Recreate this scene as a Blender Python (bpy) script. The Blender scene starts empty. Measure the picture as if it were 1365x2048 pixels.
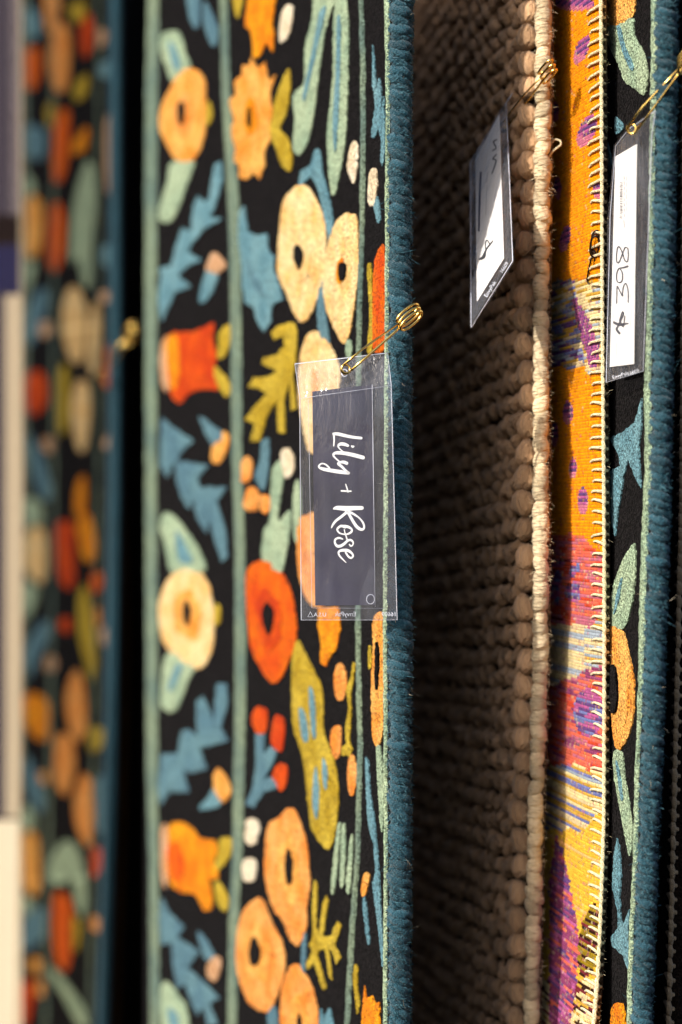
import bpy, math, random
import numpy as np
from mathutils import Vector, Matrix, noise
from mathutils.geometry import delaunay_2d_cdt

random.seed(7)
RNG = np.random.default_rng(7)
scene = bpy.context.scene
COL = scene.collection

# ------------------------------------------------------------------ camera, sky, sun
K = 0.000245                 # metres per photo pixel, per metre of distance
CZ = 1.20                    # camera height
cam = bpy.data.cameras.new('camera')
cam.sensor_fit = 'VERTICAL'; cam.sensor_height = 36.0; cam.sensor_width = 24.0
cam.lens = 36.0 / 2048 / K
cam.clip_start = 0.02; cam.clip_end = 200
cam.dof.use_dof = True; cam.dof.focus_distance = 0.992; cam.dof.aperture_fstop = 4.0
cam.dof.aperture_blades = 9
camo = bpy.data.objects.new('camera', cam); COL.objects.link(camo)
camo.location = (0, 0, CZ); camo.rotation_euler = (math.radians(90), 0, 0)
scene.camera = camo

SUN_DIR = Vector((0.80, 0.60, 0)).normalized()      # horizontal travel of the light
SUN_EL = math.radians(33)
travel = Vector((SUN_DIR.x * math.cos(SUN_EL), SUN_DIR.y * math.cos(SUN_EL), -math.sin(SUN_EL)))
sun = bpy.data.lights.new('sun', 'SUN'); sun.energy = 5.0; sun.angle = math.radians(0.5)
sun.color = (1.0, 0.93, 0.82)
suno = bpy.data.objects.new('sun', sun); COL.objects.link(suno)
suno.location = (-2, -1.5, 4)
suno.rotation_euler = travel.to_track_quat('-Z', 'Y').to_euler()

world = bpy.data.worlds.new('World'); scene.world = world; world.use_nodes = True
wn = world.node_tree.nodes; wl = world.node_tree.links
sky = wn.new('ShaderNodeTexSky'); sky.sky_type = 'NISHITA'; sky.sun_disc = False
sky.sun_elevation = SUN_EL; sky.dust_density = 4.0; sky.air_density = 0.8
sky.sun_rotation = math.atan2(-SUN_DIR.x, -SUN_DIR.y)
bg = wn['Background']; bg.inputs['Strength'].default_value = 0.15
wl.new(sky.outputs[0], bg.inputs['Color'])

scene.view_settings.view_transform = 'Standard'; scene.view_settings.look = 'None'
scene.view_settings.exposure = 0.2; scene.view_settings.gamma = 1.0
scene.view_settings.use_curve_mapping = False
scene.render.engine = 'CYCLES'
scene.cycles.use_denoising = True
scene.cycles.max_bounces = 8; scene.cycles.transparent_max_bounces = 16
scene.cycles.caustics_reflective = False; scene.cycles.caustics_refractive = False

# ------------------------------------------------------------------ helpers
def lin(c):
    c = c / 255.0
    return c / 12.92 if c <= 0.04045 else ((c + 0.055) / 1.055) ** 2.4

def dye(r, g, b, f=1.2):
    """Wool colour whose sunlit look is about the given screen colour."""
    return tuple(min(0.85, lin(v) / f) for v in (r, g, b))

def P(px, py, y):
    return Vector(((px - 682.5) * K * y, y, CZ - (py - 1024) * K * y))

def tag(o, label, cat, group=None):
    o['label'] = label; o['category'] = cat
    if group: o['group'] = group
    return o

def thing(name, loc, label, cat, group=None):
    o = bpy.data.objects.new(name, None); COL.objects.link(o)
    o.empty_display_size = 0.02; o.location = loc
    return tag(o, label, cat, group)

def root_loc(o):
    v = Vector(o.location)
    while o.parent: o = o.parent; v = v + o.location
    return v

def mesh_obj(name, verts, faces, mat, parent=None, smooth=True, stuff=False):
    me = bpy.data.meshes.new(name)
    me.from_pydata([tuple(v) for v in verts], [], faces)
    if smooth: me.polygons.foreach_set('use_smooth', [True] * len(me.polygons))
    me.update()
    return link(name, me, mat, parent, stuff)

def link(name, me, mat, parent=None, stuff=False):
    o = bpy.data.objects.new(name, me); COL.objects.link(o)
    if mat is not None and not me.materials: me.materials.append(mat)
    if parent is not None:
        o.parent = parent; o.location = -root_loc(parent)
    if stuff: o['kind'] = 'stuff'
    return o

def place(name, me, mat, parent, M):
    """A copy sharing mesh data, put at world matrix M under its thing."""
    o = bpy.data.objects.new(name, me); COL.objects.link(o)
    if mat is not None and not me.materials: me.materials.append(mat)
    o.parent = parent
    o.matrix_local = Matrix.Translation(-root_loc(parent)) @ M
    return o

def frame(c, ex, ey, ez, s=1.0):
    return Matrix(((ex.x * s, ey.x * s, ez.x * s, c.x), (ex.y * s, ey.y * s, ez.y * s, c.y),
                   (ex.z * s, ey.z * s, ez.z * s, c.z), (0, 0, 0, 1)))

def tube_geo(pts, rad, n=8, closed=False, V=None, F=None):
    V = [] if V is None else V; F = [] if F is None else F
    pts = [Vector(p) for p in pts]; m = len(pts)
    if not hasattr(rad, '__len__'): rad = [rad] * m
    base = len(V); up = None
    for i, p in enumerate(pts):
        a = pts[i - 1] if (i > 0 or closed) else p
        b = pts[(i + 1) % m] if (i < m - 1 or closed) else p
        d = (b - a).normalized()
        if up is None:
            up = d.orthogonal().normalized()
        up = (up - d * up.dot(d))
        up = up.normalized() if up.length > 1e-9 else d.orthogonal().normalized()
        sd = d.cross(up)
        for k in range(n):
            ang = 2 * math.pi * k / n
            V.append(p + (up * math.cos(ang) + sd * math.sin(ang)) * rad[i])
    for i in range(m if closed else m - 1):
        j = (i + 1) % m
        for k in range(n):
            l = (k + 1) % n
            F.append((base + i * n + k, base + i * n + l, base + j * n + l, base + j * n + k))
    if not closed:
        F.append(tuple(base + k for k in range(n))[::-1])
        F.append(tuple(base + (m - 1) * n + k for k in range(n)))
    return V, F

def spline(pts, per=8, closed=False):
    P_ = [np.array(p, float) for p in pts]; n = len(P_); out = []
    rng = n if closed else n - 1
    for i in range(rng):
        p1, p2 = P_[i], P_[(i + 1) % n]
        p0 = P_[i - 1] if (i > 0 or closed) else p1
        p3 = P_[(i + 2) % n] if (i + 2 < n or closed) else p2
        for k in range(per):
            t = k / per
            out.append(0.5 * ((2 * p1) + (-p0 + p2) * t + (2 * p0 - 5 * p1 + 4 * p2 - p3) * t * t
                              + (-p0 + 3 * p1 - 3 * p2 + p3) * t ** 3))
    if not closed: out.append(P_[-1])
    return out

# ------------------------------------------------------------------ materials
def new_mat(name):
    m = bpy.data.materials.new(name); m.use_nodes = True
    return m, m.node_tree.nodes, m.node_tree.links, m.node_tree.nodes['Principled BSDF']

def wool(name, c1, c2=None, coarse=90, fine=900, bump=1.0, dist=0.0018, rough=0.95, attr=None,
         sheen=0.04, spread=0.6, rnd=False, loop=620):
    m, n, l, b = new_mat(name)
    c2 = c2 or tuple(v * 0.7 for v in c1)
    geo = n.new('ShaderNodeNewGeometry')
    nz = n.new('ShaderNodeTexNoise'); nz.inputs['Scale'].default_value = coarse
    nz.inputs['Detail'].default_value = 3
    l.new(geo.outputs['Position'], nz.inputs['Vector'])
    rp = n.new('ShaderNodeMapRange'); rp.inputs['From Min'].default_value = 0.36
    rp.inputs['From Max'].default_value = 0.66
    l.new(nz.outputs['Fac'], rp.inputs['Value'])
    mx = n.new('ShaderNodeMix'); mx.data_type = 'RGBA'
    mx.inputs['A'].default_value = (*c1, 1); mx.inputs['B'].default_value = (*c2, 1)
    l.new(rp.outputs['Result'], mx.inputs['Factor'])
    col = mx.outputs['Result']
    if attr:
        at = n.new('ShaderNodeAttribute'); at.attribute_name = attr
        col = at.outputs['Color']
    fz = n.new('ShaderNodeTexNoise'); fz.inputs['Scale'].default_value = fine
    fz.inputs['Detail'].default_value = 2
    l.new(geo.outputs['Position'], fz.inputs['Vector'])
    vo = n.new('ShaderNodeTexVoronoi'); vo.inputs['Scale'].default_value = loop
    wb = n.new('ShaderNodeMix'); wb.data_type = 'VECTOR'; wb.inputs['Factor'].default_value = 0.0025
    l.new(geo.outputs['Position'], wb.inputs['A']); l.new(fz.outputs['Color'], wb.inputs['B'])
    l.new(wb.outputs['Result'], vo.inputs['Vector'])
    hh = n.new('ShaderNodeMath'); hh.operation = 'MULTIPLY_ADD'; hh.inputs[1].default_value = -0.55
    l.new(vo.outputs['Distance'], hh.inputs[0]); l.new(fz.outputs['Fac'], hh.inputs[2])
    fr = n.new('ShaderNodeMapRange'); fr.inputs['From Min'].default_value = 0.0
    fr.inputs['From Max'].default_value = 0.5
    fr.inputs['To Min'].default_value = 1 - spread; fr.inputs['To Max'].default_value = 1 + spread * 0.6
    l.new(hh.outputs[0], fr.inputs['Value'])
    ml = n.new('ShaderNodeMix'); ml.data_type = 'RGBA'; ml.blend_type = 'MULTIPLY'
    ml.inputs['Factor'].default_value = 1
    l.new(col, ml.inputs['A']); l.new(fr.outputs['Result'], ml.inputs['B'])  # darkens the colour between loops, painting in shade of the gaps
    col = ml.outputs['Result']
    if rnd:
        oi = n.new('ShaderNodeObjectInfo')
        r2 = n.new('ShaderNodeMapRange'); r2.inputs['To Min'].default_value = 0.72
        r2.inputs['To Max'].default_value = 1.18
        l.new(oi.outputs['Random'], r2.inputs['Value'])
        m2 = n.new('ShaderNodeMix'); m2.data_type = 'RGBA'; m2.blend_type = 'MULTIPLY'
        m2.inputs['Factor'].default_value = 1
        l.new(col, m2.inputs['A']); l.new(r2.outputs['Result'], m2.inputs['B'])
        col = m2.outputs['Result']
    l.new(col, b.inputs['Base Color'])
    b.inputs['Roughness'].default_value = rough
    b.inputs['Specular IOR Level'].default_value = 0.02
    b.inputs['Sheen Weight'].default_value = sheen
    b.inputs['Sheen Roughness'].default_value = 0.5
    bp = n.new('ShaderNodeBump'); bp.inputs['Strength'].default_value = bump
    bp.inputs['Distance'].default_value = dist
    l.new(hh.outputs[0], bp.inputs['Height']); l.new(bp.outputs['Normal'], b.inputs['Normal'])
    return m

def yarn(name, c1, c2, rnd=True, sc=(260, 1500, 1500), rot=(0, 0, .35), bump=.8):
    """Yarn with strands stretched along one local axis of each piece."""
    m, n, l, b = new_mat(name)
    tc = n.new('ShaderNodeTexCoord')
    mp = n.new('ShaderNodeMapping'); mp.inputs['Scale'].default_value = sc
    mp.inputs['Rotation'].default_value = rot
    l.new(tc.outputs['Object'], mp.inputs['Vector'])
    nz = n.new('ShaderNodeTexNoise'); nz.inputs['Scale'].default_value = 1.0
    nz.inputs['Detail'].default_value = 3
    l.new(mp.outputs[0], nz.inputs['Vector'])
    mx = n.new('ShaderNodeMix'); mx.data_type = 'RGBA'
    mx.inputs['A'].default_value = (*c1, 1); mx.inputs['B'].default_value = (*c2, 1)
    l.new(nz.outputs['Fac'], mx.inputs['Factor'])
    col = mx.outputs['Result']
    if rnd:
        oi = n.new('ShaderNodeObjectInfo')
        geo = n.new('ShaderNodeNewGeometry')
        wn_ = n.new('ShaderNodeTexNoise'); wn_.inputs['Scale'].default_value = 60
        l.new(geo.outputs['Position'], wn_.inputs['Vector'])
        ad = n.new('ShaderNodeMath'); ad.operation = 'ADD'
        l.new(oi.outputs['Random'], ad.inputs[0]); l.new(wn_.outputs['Fac'], ad.inputs[1])
        r2 = n.new('ShaderNodeMapRange'); r2.inputs['From Min'].default_value = 0.3
        r2.inputs['From Max'].default_value = 1.5
        r2.inputs['To Min'].default_value = 0.55; r2.inputs['To Max'].default_value = 1.2
        l.new(ad.outputs[0], r2.inputs['Value'])
        m2 = n.new('ShaderNodeMix'); m2.data_type = 'RGBA'; m2.blend_type = 'MULTIPLY'
        m2.inputs['Factor'].default_value = 1
        l.new(col, m2.inputs['A']); l.new(r2.outputs['Result'], m2.inputs['B'])
        col = m2.outputs['Result']
    l.new(col, b.inputs['Base Color'])
    b.inputs['Roughness'].default_value = 0.9; b.inputs['Specular IOR Level'].default_value = 0.12
    b.inputs['Sheen Weight'].default_value = 0.2
    bp = n.new('ShaderNodeBump'); bp.inputs['Strength'].default_value = bump
    bp.inputs['Distance'].default_value = 0.0025
    l.new(nz.outputs['Fac'], bp.inputs['Height']); l.new(bp.outputs['Normal'], b.inputs['Normal'])
    return m

def metal(name, c, rough=0.2):
    m, n, l, b = new_mat(name)
    b.inputs['Metallic'].default_value = 1.0
    geo = n.new('ShaderNodeNewGeometry')
    nz = n.new('ShaderNodeTexNoise'); nz.inputs['Scale'].default_value = 500
    l.new(geo.outputs['Position'], nz.inputs['Vector'])
    mr = n.new('ShaderNodeMapRange'); mr.inputs['To Min'].default_value = rough * 0.6
    mr.inputs['To Max'].default_value = rough * 1.6
    l.new(nz.outputs['Fac'], mr.inputs['Value']); l.new(mr.outputs[0], b.inputs['Roughness'])
    b.inputs['Base Color'].default_value = (*c, 1)
    return m

def vinyl(name, haze=0.036, rough=0.12):
    """Clear plastic sheet: mostly see-through, a little milky, glossy at a slant."""
    m, n, l, b = new_mat(name); n.remove(b)
    out = n['Material Output']
    tr = n.new('ShaderNodeBsdfTransparent'); tr.inputs['Color'].default_value = (0.97, 0.98, 1, 1)
    df = n.new('ShaderNodeBsdfDiffuse'); df.inputs['Color'].default_value = (0.80, 0.83, 0.95, 1)
    gl = n.new('ShaderNodeBsdfGlossy'); gl.inputs['Roughness'].default_value = rough
    geo = n.new('ShaderNodeNewGeometry')
    nz = n.new('ShaderNodeTexNoise'); nz.inputs['Scale'].default_value = 28
    nz.inputs['Detail'].default_value = 4
    mp = n.new('ShaderNodeMapping'); mp.inputs['Scale'].default_value = (5, 5, 1.3)
    l.new(geo.outputs['Position'], mp.inputs['Vector']); l.new(mp.outputs[0], nz.inputs['Vector'])
    mr = n.new('ShaderNodeMapRange'); mr.inputs['From Min'].default_value = 0.35
    mr.inputs['From Max'].default_value = 0.75
    mr.inputs['To Min'].default_value = haze * 0.6; mr.inputs['To Max'].default_value = haze * 1.5
    l.new(nz.outputs['Fac'], mr.inputs['Value'])
    m1 = n.new('ShaderNodeMixShader'); l.new(mr.outputs[0], m1.inputs[0])
    l.new(tr.outputs[0], m1.inputs[1]); l.new(df.outputs[0], m1.inputs[2])
    lw = n.new('ShaderNodeLayerWeight'); lw.inputs['Blend'].default_value = 0.5
    pw = n.new('ShaderNodeMath'); pw.operation = 'POWER'; pw.inputs[1].default_value = 4.5
    l.new(lw.outputs['Facing'], pw.inputs[0])
    fr = n.new('ShaderNodeMapRange'); fr.inputs['To Min'].default_value = 0.04; fr.inputs['To Max'].default_value = 0.9
    l.new(pw.outputs[0], fr.inputs['Value'])
    bp = n.new('ShaderNodeBump'); bp.inputs['Strength'].default_value = 0.45
    bp.inputs['Distance'].default_value = 0.004
    l.new(nz.outputs['Fac'], bp.inputs['Height'])
    l.new(bp.outputs['Normal'], lw.inputs['Normal']); l.new(bp.outputs['Normal'], gl.inputs['Normal'])
    m2 = n.new('ShaderNodeMixShader'); l.new(fr.outputs[0], m2.inputs[0])
    l.new(m1.outputs[0], m2.inputs[1]); l.new(gl.outputs[0], m2.inputs[2])
    l.new(m2.outputs[0], out.inputs['Surface'])
    return m

def paper(name, c, speck=0.25, rough=0.6):
    m, n, l, b = new_mat(name)
    geo = n.new('ShaderNodeNewGeometry')
    nz = n.new('ShaderNodeTexNoise'); nz.inputs['Scale'].default_value = 2200
    l.new(geo.outputs['Position'], nz.inputs['Vector'])
    n2 = n.new('ShaderNodeTexNoise'); n2.inputs['Scale'].default_value = 35
    l.new(geo.outputs['Position'], n2.inputs['Vector'])
    ad = n.new('ShaderNodeMath'); ad.operation = 'ADD'
    l.new(nz.outputs['Fac'], ad.inputs[0]); l.new(n2.outputs['Fac'], ad.inputs[1])
    mr = n.new('ShaderNodeMapRange'); mr.inputs['From Min'].default_value = 0.6
    mr.inputs['From Max'].default_value = 1.4
    mr.inputs['To Min'].default_value = 1 - speck; mr.inputs['To Max'].default_value = 1 + speck
    l.new(ad.outputs[0], mr.inputs['Value'])
    ml = n.new('ShaderNodeMix'); ml.data_type = 'RGBA'; ml.blend_type = 'MULTIPLY'
    ml.inputs['Factor'].default_value = 1; ml.inputs['A'].default_value = (*c, 1)
    l.new(mr.outputs[0], ml.inputs['B']); l.new(ml.outputs['Result'], b.inputs['Base Color'])
    b.inputs['Roughness'].default_value = rough
    return m

M = {}
M['black'] = wool('charcoal_wool', (0.0030, 0.0026, 0.0034), (0.0105, 0.0088, 0.0098), coarse=500, bump=1.0, dist=0.0025, spread=0.95, sheen=0.02, fine=750)
M['cream'] = wool('cream_wool', dye(255, 226, 168), dye(248, 196, 118), coarse=70)
M['peach'] = wool('peach_wool', dye(252, 188, 98), dye(240, 150, 50), coarse=70)
M['apricot'] = wool('apricot_wool', dye(250, 178, 98), dye(242, 142, 50), coarse=60)
M['marigold'] = wool('marigold_wool', dye(250, 164, 14), dye(230, 122, 0), coarse=60)
M['orange'] = wool('orange_wool', dye(234, 112, 0), dye(220, 76, 0), coarse=50)
M['red'] = wool('vermilion_wool', dye(222, 84, 0), dye(200, 52, 0), coarse=50)
M['olive'] = wool('mustard_wool', dye(206, 178, 58), dye(178, 148, 28), coarse=60)
M['green'] = wool('sage_wool', dye(180, 200, 166), dye(152, 178, 150), coarse=60)
M['band'] = wool('border_sage_wool', dye(134, 152, 128), dye(102, 126, 118), coarse=30)
M['blue'] = wool('sky_blue_wool', dye(120, 164, 176), dye(96, 142, 158), coarse=50)
M['deepblue'] = wool('dusk_blue_wool', dye(86, 124, 142), dye(104, 144, 156), coarse=50)
M['ivory'] = wool('ivory_wool', dye(246, 234, 208), dye(236, 214, 178))
M['mauve'] = wool('dusty_pink_wool', dye(226, 182, 144), dye(204, 154, 110))
M['teal'] = yarn('teal_yarn', (0.006, 0.038, 0.062), (0.030, 0.112, 0.155))
M['tealfuzz'] = wool('teal_fibre', (0.008, 0.043, 0.066), (0.080, 0.18, 0.22), coarse=420, bump=0, spread=0.5)
M['backing'] = wool('jute_backing', (0.10, 0.075, 0.05), (0.07, 0.05, 0.035), fine=500)
M['brownyarn'] = yarn('taupe_yarn', (0.44, 0.245, 0.125), (0.66, 0.42, 0.235), sc=(760, 760, 100), rot=(.12, .25, 0), bump=1.0)
M['brownedge'] = yarn('pale_taupe_yarn', (0.66, 0.50, 0.29), (0.84, 0.70, 0.47), sc=(150, 150, 900), rot=(.25, .15, 0), bump=1.0)
M['brownback'] = wool('dark_taupe_backing', (0.10, 0.062, 0.036), (0.06, 0.038, 0.022))
M['weave'] = wool('kilim_weave', (1, 1, 1), attr='weave_colour', bump=0.5, dist=0.0004, fine=1600, spread=0.22, sheen=0.05)
M['thread'] = yarn('cream_thread', dye(255, 244, 206), dye(246, 224, 170), rnd=False)
M['brownthread'] = yarn('tan_thread', (0.46, 0.31, 0.17), (0.58, 0.42, 0.25), rnd=False)
M['darkrug'] = wool('dark_brown_pile', (0.020, 0.012, 0.008), (0.030, 0.018, 0.012), spread=0.6)
M['rust'] = wool('tobacco_binding', (0.20, 0.09, 0.015), (0.13, 0.06, 0.012), coarse=20)
M['brass'] = metal('brass', (0.86, 0.60, 0.18), 0.17)
M['blackish'] = metal('blackish_metal', (0.05, 0.035, 0.03), 0.35)
M['vinyl'] = vinyl('clear_vinyl')
M['seam'] = vinyl('vinyl_seam', haze=0.55, rough=0.25)
M['slate'] = paper('slate_card', (0.020, 0.018, 0.040), speck=0.7)
M['white'] = paper('white_card', (0.80, 0.775, 0.75), speck=0.04)
M['ink_white'] = paper('white_ink', (0.88, 0.88, 0.88), speck=0.02)
M['ink_grey'] = paper('grey_ink', (0.06, 0.06, 0.075), speck=0.1)
M['ink_black'] = paper('black_ink', (0.012, 0.012, 0.015), speck=0.1)
M['ink_navy'] = paper('navy_ink', (0.03, 0.03, 0.08), speck=0.1)
M['ink_pale'] = paper('pale_grey_ink', (0.42, 0.41, 0.42), speck=0.05)
M['emboss'] = vinyl('vinyl_embossing', haze=0.75, rough=0.3)

# ------------------------------------------------------------------ hanging rug surface
class Surf:
    """A hanging rug: plan profile (photo column, depth); sways a little with height."""
    def __init__(self, prof, shift=None, dd=None):
        q = np.array(spline([(a, b) for a, b in prof], 40))
        self.c = q[:, 0]; self.d = q[:, 1]
        self.sh = shift or [(0, 0)]; self.dd = dd or [(0, 0)]
        x = (self.c - 682.5) * K * self.d
        tx = np.gradient(x); ty = np.gradient(self.d); L = np.hypot(tx, ty)
        self.tx, self.ty = tx / L, ty / L
        self.arc = np.concatenate([[0], np.cumsum(np.hypot(np.diff(x), np.diff(self.d)))])
    def shift(self, py):
        a = np.array(self.sh, float); return np.interp(py, a[:, 0], a[:, 1])
    def ddep(self, py):
        a = np.array(self.dd, float); return np.interp(py, a[:, 0], a[:, 1])
    def pts(self, px, py, lift=0.0, ref=False):
        px = np.asarray(px, float); py = np.asarray(py, float)
        sh = self.shift(py)
        pr = px if ref else px - sh
        d0 = np.interp(pr, self.c, self.d)
        # continue straight beyond the ends
        over = np.where(pr > self.c[-1], pr - self.c[-1], np.where(pr < self.c[0], pr - self.c[0], 0))
        d0 = d0 - over * 0.0004
        d = d0 + self.ddep(py)
        tx = np.interp(pr, self.c, self.tx); ty = np.interp(pr, self.c, self.ty)
        nx, ny = ty, -tx                     # towards the left / viewer
        x = (pr + sh - 682.5) * K * d + nx * lift
        z = CZ - (py - 1024) * K * d
        return np.stack([x, d + ny * lift, z], -1)
    def frame(self, pr, py):
        c = Vector(self.pts(pr, py, 0.0, True))
        t = Vector((float(np.interp(pr, self.c, self.tx)), float(np.interp(pr, self.c, self.ty)), 0)).normalized()
        nrm = Vector((t.y, -t.x, 0))
        up = Vector((0, 0, 1))
        return c, t, nrm, up
    def body(self, name, mat, parent, thick=0.006, nx=50, ny=60, top=-330, bot=2380, stuff=False, mb=None):
        pr = np.interp(np.linspace(0, self.arc[-1], nx), self.arc, self.c)
        py = np.linspace(top, bot, ny)
        A, B = np.meshgrid(pr, py)
        f = self.pts(A, B, 0.0, True).reshape(-1, 3)
        b = self.pts(A, B, -thick, True).reshape(-1, 3)
        V = np.concatenate([f, b]); N = nx * ny; F = []
        for j in range(ny - 1):
            for i in range(nx - 1):
                a = j * nx + i
                F.append((a, a + nx, a + nx + 1, a + 1))
                F.append((N + a, N + a + 1, N + a + nx + 1, N + a + nx))
        for j in range(ny - 1):
            for i in (0, nx - 1):
                a = j * nx + i; q = (a, N + a, N + a + nx, a + nx)
                F.append(q if i == 0 else q[::-1])
        for i in range(nx - 1):
            for j in (0, ny - 1):
                a = j * nx + i; q = (a, a + 1, N + a + 1, N + a)
                F.append(q if j == 0 else q[::-1])
        o = mesh_obj(name, V.tolist(), F, mat, parent)
        return o

def crop(ox, oy, s):
    return lambda pts: [(ox + x / s, oy + y / s) for x, y in pts]
T0 = lambda p: list(p)

def motif(surf, name, poly, mat, parent, lift=0.0010, smooth=True, jit=1.5, grid=10, step=3.0, edge=0.75):
    """A tufted motif standing a little proud of the pile, cut to an outline on the rug."""
    pts = [np.array(p, float) for p in poly]
    if smooth: pts = spline(pts, 6, True)
    dense = []
    for i in range(len(pts)):
        a, b = pts[i], pts[(i + 1) % len(pts)]
        m = max(1, int(np.hypot(*(b - a)) / step))
        for k in range(m): dense.append(a + (b - a) * k / m)
    D = []
    for i, p in enumerate(dense):
        nv = noise.noise_vector(Vector((p[0] * 0.17, p[1] * 0.11, 3.3)))
        D.append(Vector((p[0] + nv.x * jit * 0.9 + random.uniform(-.3, .3) * jit,
                         p[1] + nv.y * jit * 2.2 + random.uniform(-.5, .5) * jit)))
    xs = [p.x for p in D]; ys = [p.y for p in D]
    inn = []
    x = min(xs) + grid / 2
    while x < max(xs):
        y = min(ys) + grid / 2
        while y < max(ys):
            inn.append(Vector((x + random.uniform(-3, 3), y + random.uniform(-3, 3)))); y += grid * 1.4
        x += grid
    nb = len(D)
    try:
        v, e, f, *_ = delaunay_2d_cdt(D + inn, [], [list(range(nb))], 1, 1e-4)
    except Exception:
        v, f = D, [list(range(nb))]
    f = [tuple(t) for t in f if len(t) >= 3]
    if not f: return None
    cnt = {}
    for t in f:
        for i in range(len(t)):
            a, b = t[i], t[(i + 1) % len(t)]
            cnt.setdefault((min(a, b), max(a, b)), []).append((a, b))
    bd = [q[0] for q in cnt.values() if len(q) == 1]
    bset = {a for q in bd for a in q}
    px = np.array([p.x for p in v]); py = np.array([p.y for p in v])
    lf = np.array([lift * edge if i in bset else lift * random.uniform(0.78, 1.25) for i in range(len(v))])
    top = surf.pts(px, py, lf)
    sk = {a: len(v) + i for i, a in enumerate(sorted(bset))}
    ids = sorted(bset)
    low = surf.pts(px[ids], py[ids], -0.0012)
    nl = len(ids)
    V = top.tolist() + low.tolist() + top[ids].tolist()
    F = [t[::-1] for t in f] + [(sk[a] + nl, sk[b] + nl, sk[b], sk[a]) for a, b in bd]
    o = mesh_obj(name, V, F, mat, parent)
    return o

def strip(surf, name, rows, mat, parent, lift=0.0012, jit=1.0):
    """A border line: rows of (py, left px, right px)."""
    r = np.array(rows, float)
    py = np.arange(r[0, 0], r[-1, 0], 7.0)
    l = np.interp(py, r[:, 0], r[:, 1]); rr = np.interp(py, r[:, 0], r[:, 2])
    nL = np.array([noise.noise(Vector((0.3, p * 0.06, 1))) for p in py])
    nR = np.array([noise.noise(Vector((7.3, p * 0.06, 4))) for p in py])
    l = l + nL * jit * 1.6 + RNG.uniform(-.4, .4, len(py)) * jit
    rr = rr + nR * jit * 1.6 + RNG.uniform(-.4, .4, len(py)) * jit
    rr = np.maximum(rr, l + 1.5)
    cols = [surf.pts(l, py, -0.001), surf.pts(l + (rr - l) * .15, py, lift), surf.pts((l + rr) / 2, py, lift * 1.3),
            surf.pts(rr - (rr - l) * .15, py, lift), surf.pts(rr, py, -0.001)]
    V = np.stack(cols, 1).reshape(-1, 3).tolist(); F = []
    for j in range(len(py) - 1):
        for i in range(4):
            a = j * 5 + i; F.append((a, a + 5, a + 6, a + 1))
    return mesh_obj(name, V, F, mat, parent)

# ------------------------------------------------------------------ yarn binding for a rug's edge
def wrap_meshes(r, n=7):
    """Two-ply yarn passing once round the rug's edge; a few hand-uneven versions."""
    out = []
    for v in range(n):
        rnd = random.Random(40 + v)
        V, F = [], []
        sl = rnd.uniform(0.3, 1.3); ph0 = rnd.uniform(0, 6); bul = rnd.uniform(.9, 1.15)
        for ply in range(2):
            pts = []; rad = []
            for k in range(13):
                u = k / 12; a = math.radians(-125 + 250 * u)
                tw = ph0 + u * 9.0 + ply * math.pi
                rr = r * (0.66 * bul + 0.13 * math.cos(tw) + .05 * math.sin(u * 9 + v))
                pts.append((rr * math.cos(a), rr * math.sin(a), (u - 0.5) * r * sl * 1.5 + r * .17 * math.sin(tw)))
                rad.append(r * 0.33 * (0.55 + 0.5 * math.sin(math.pi * (u * .96 + .02))) * rnd.uniform(0.85, 1.15))
            tube_geo(pts, rad, 6, V=V, F=F)
        me = bpy.data.meshes.new('yarn_wrap'); me.from_pydata([tuple(p) for p in V], [], F)
        me.polygons.foreach_set('use_smooth', [True] * len(F)); me.update()
        me.materials.append(M['teal']); out.append(me)
    return out

def binding(surf, pr, r, parent, pitch_px, top=-20, bot=2070, fibres=10000, name='yarn_wrap'):
    ms = wrap_meshes(r)
    # core
    py = np.arange(-330, 2380, 30.0); V, F = [], []
    c = surf.pts(np.full(len(py), pr), py, 0.0, True)
    tube_geo([Vector(p) for p in c], r * 0.72, 10, V=V, F=F)
    mesh_obj('binding_core', V, F, M['teal'], parent)
    p = top
    while p < bot:
        c, t, nrm, up = surf.frame(pr, p)
        ax = Matrix.Rotation(random.uniform(-.22, .22), 3, 'X')
        M4 = frame(c + t * random.uniform(-.0003, .0004), t, nrm, up, random.uniform(.95, 1.07)) @ ax.to_4x4()
        place(name, random.choice(ms), None, parent, M4)
        p += pitch_px * random.uniform(.9, 1.1)
    # loose wool fibres
    V, F = [], []
    for i in range(fibres):
        py = random.uniform(top, bot); c, t, nrm, up = surf.frame(pr, py)
        a = random.uniform(-1.9, 1.9)
        rad = t * math.cos(a) + nrm * math.sin(a)
        tan = (-t * math.sin(a) + nrm * math.cos(a)) * random.choice((-1, 1))
        d = (tan * random.uniform(.2, 1) + up * random.uniform(-.8, .8) + rad * random.uniform(0, .35)).normalized()
        long = random.random() < .012
        L = random.uniform(.0010, .0026) if not long else random.uniform(.004, .008)
        s = c + rad * r * random.uniform(.88, 1.02); w = rad.cross(d).normalized() * random.uniform(.00008, .00018)
        m = s + d * L * .55 + rad * L * random.uniform(.05, .25)
        e = m + (d + rad * random.uniform(-.5, .6) + up * random.uniform(-.5, .5)).normalized() * L * .5
        b = len(V); V += [s - w, s + w, m + w, m - w, e]
        F += [(b, b + 1, b + 2, b + 3), (b + 3, b + 2, b + 4)]
    mesh_obj('fibre_fuzz', V, F, M['tealfuzz'], parent, smooth=False, stuff=True)

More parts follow.
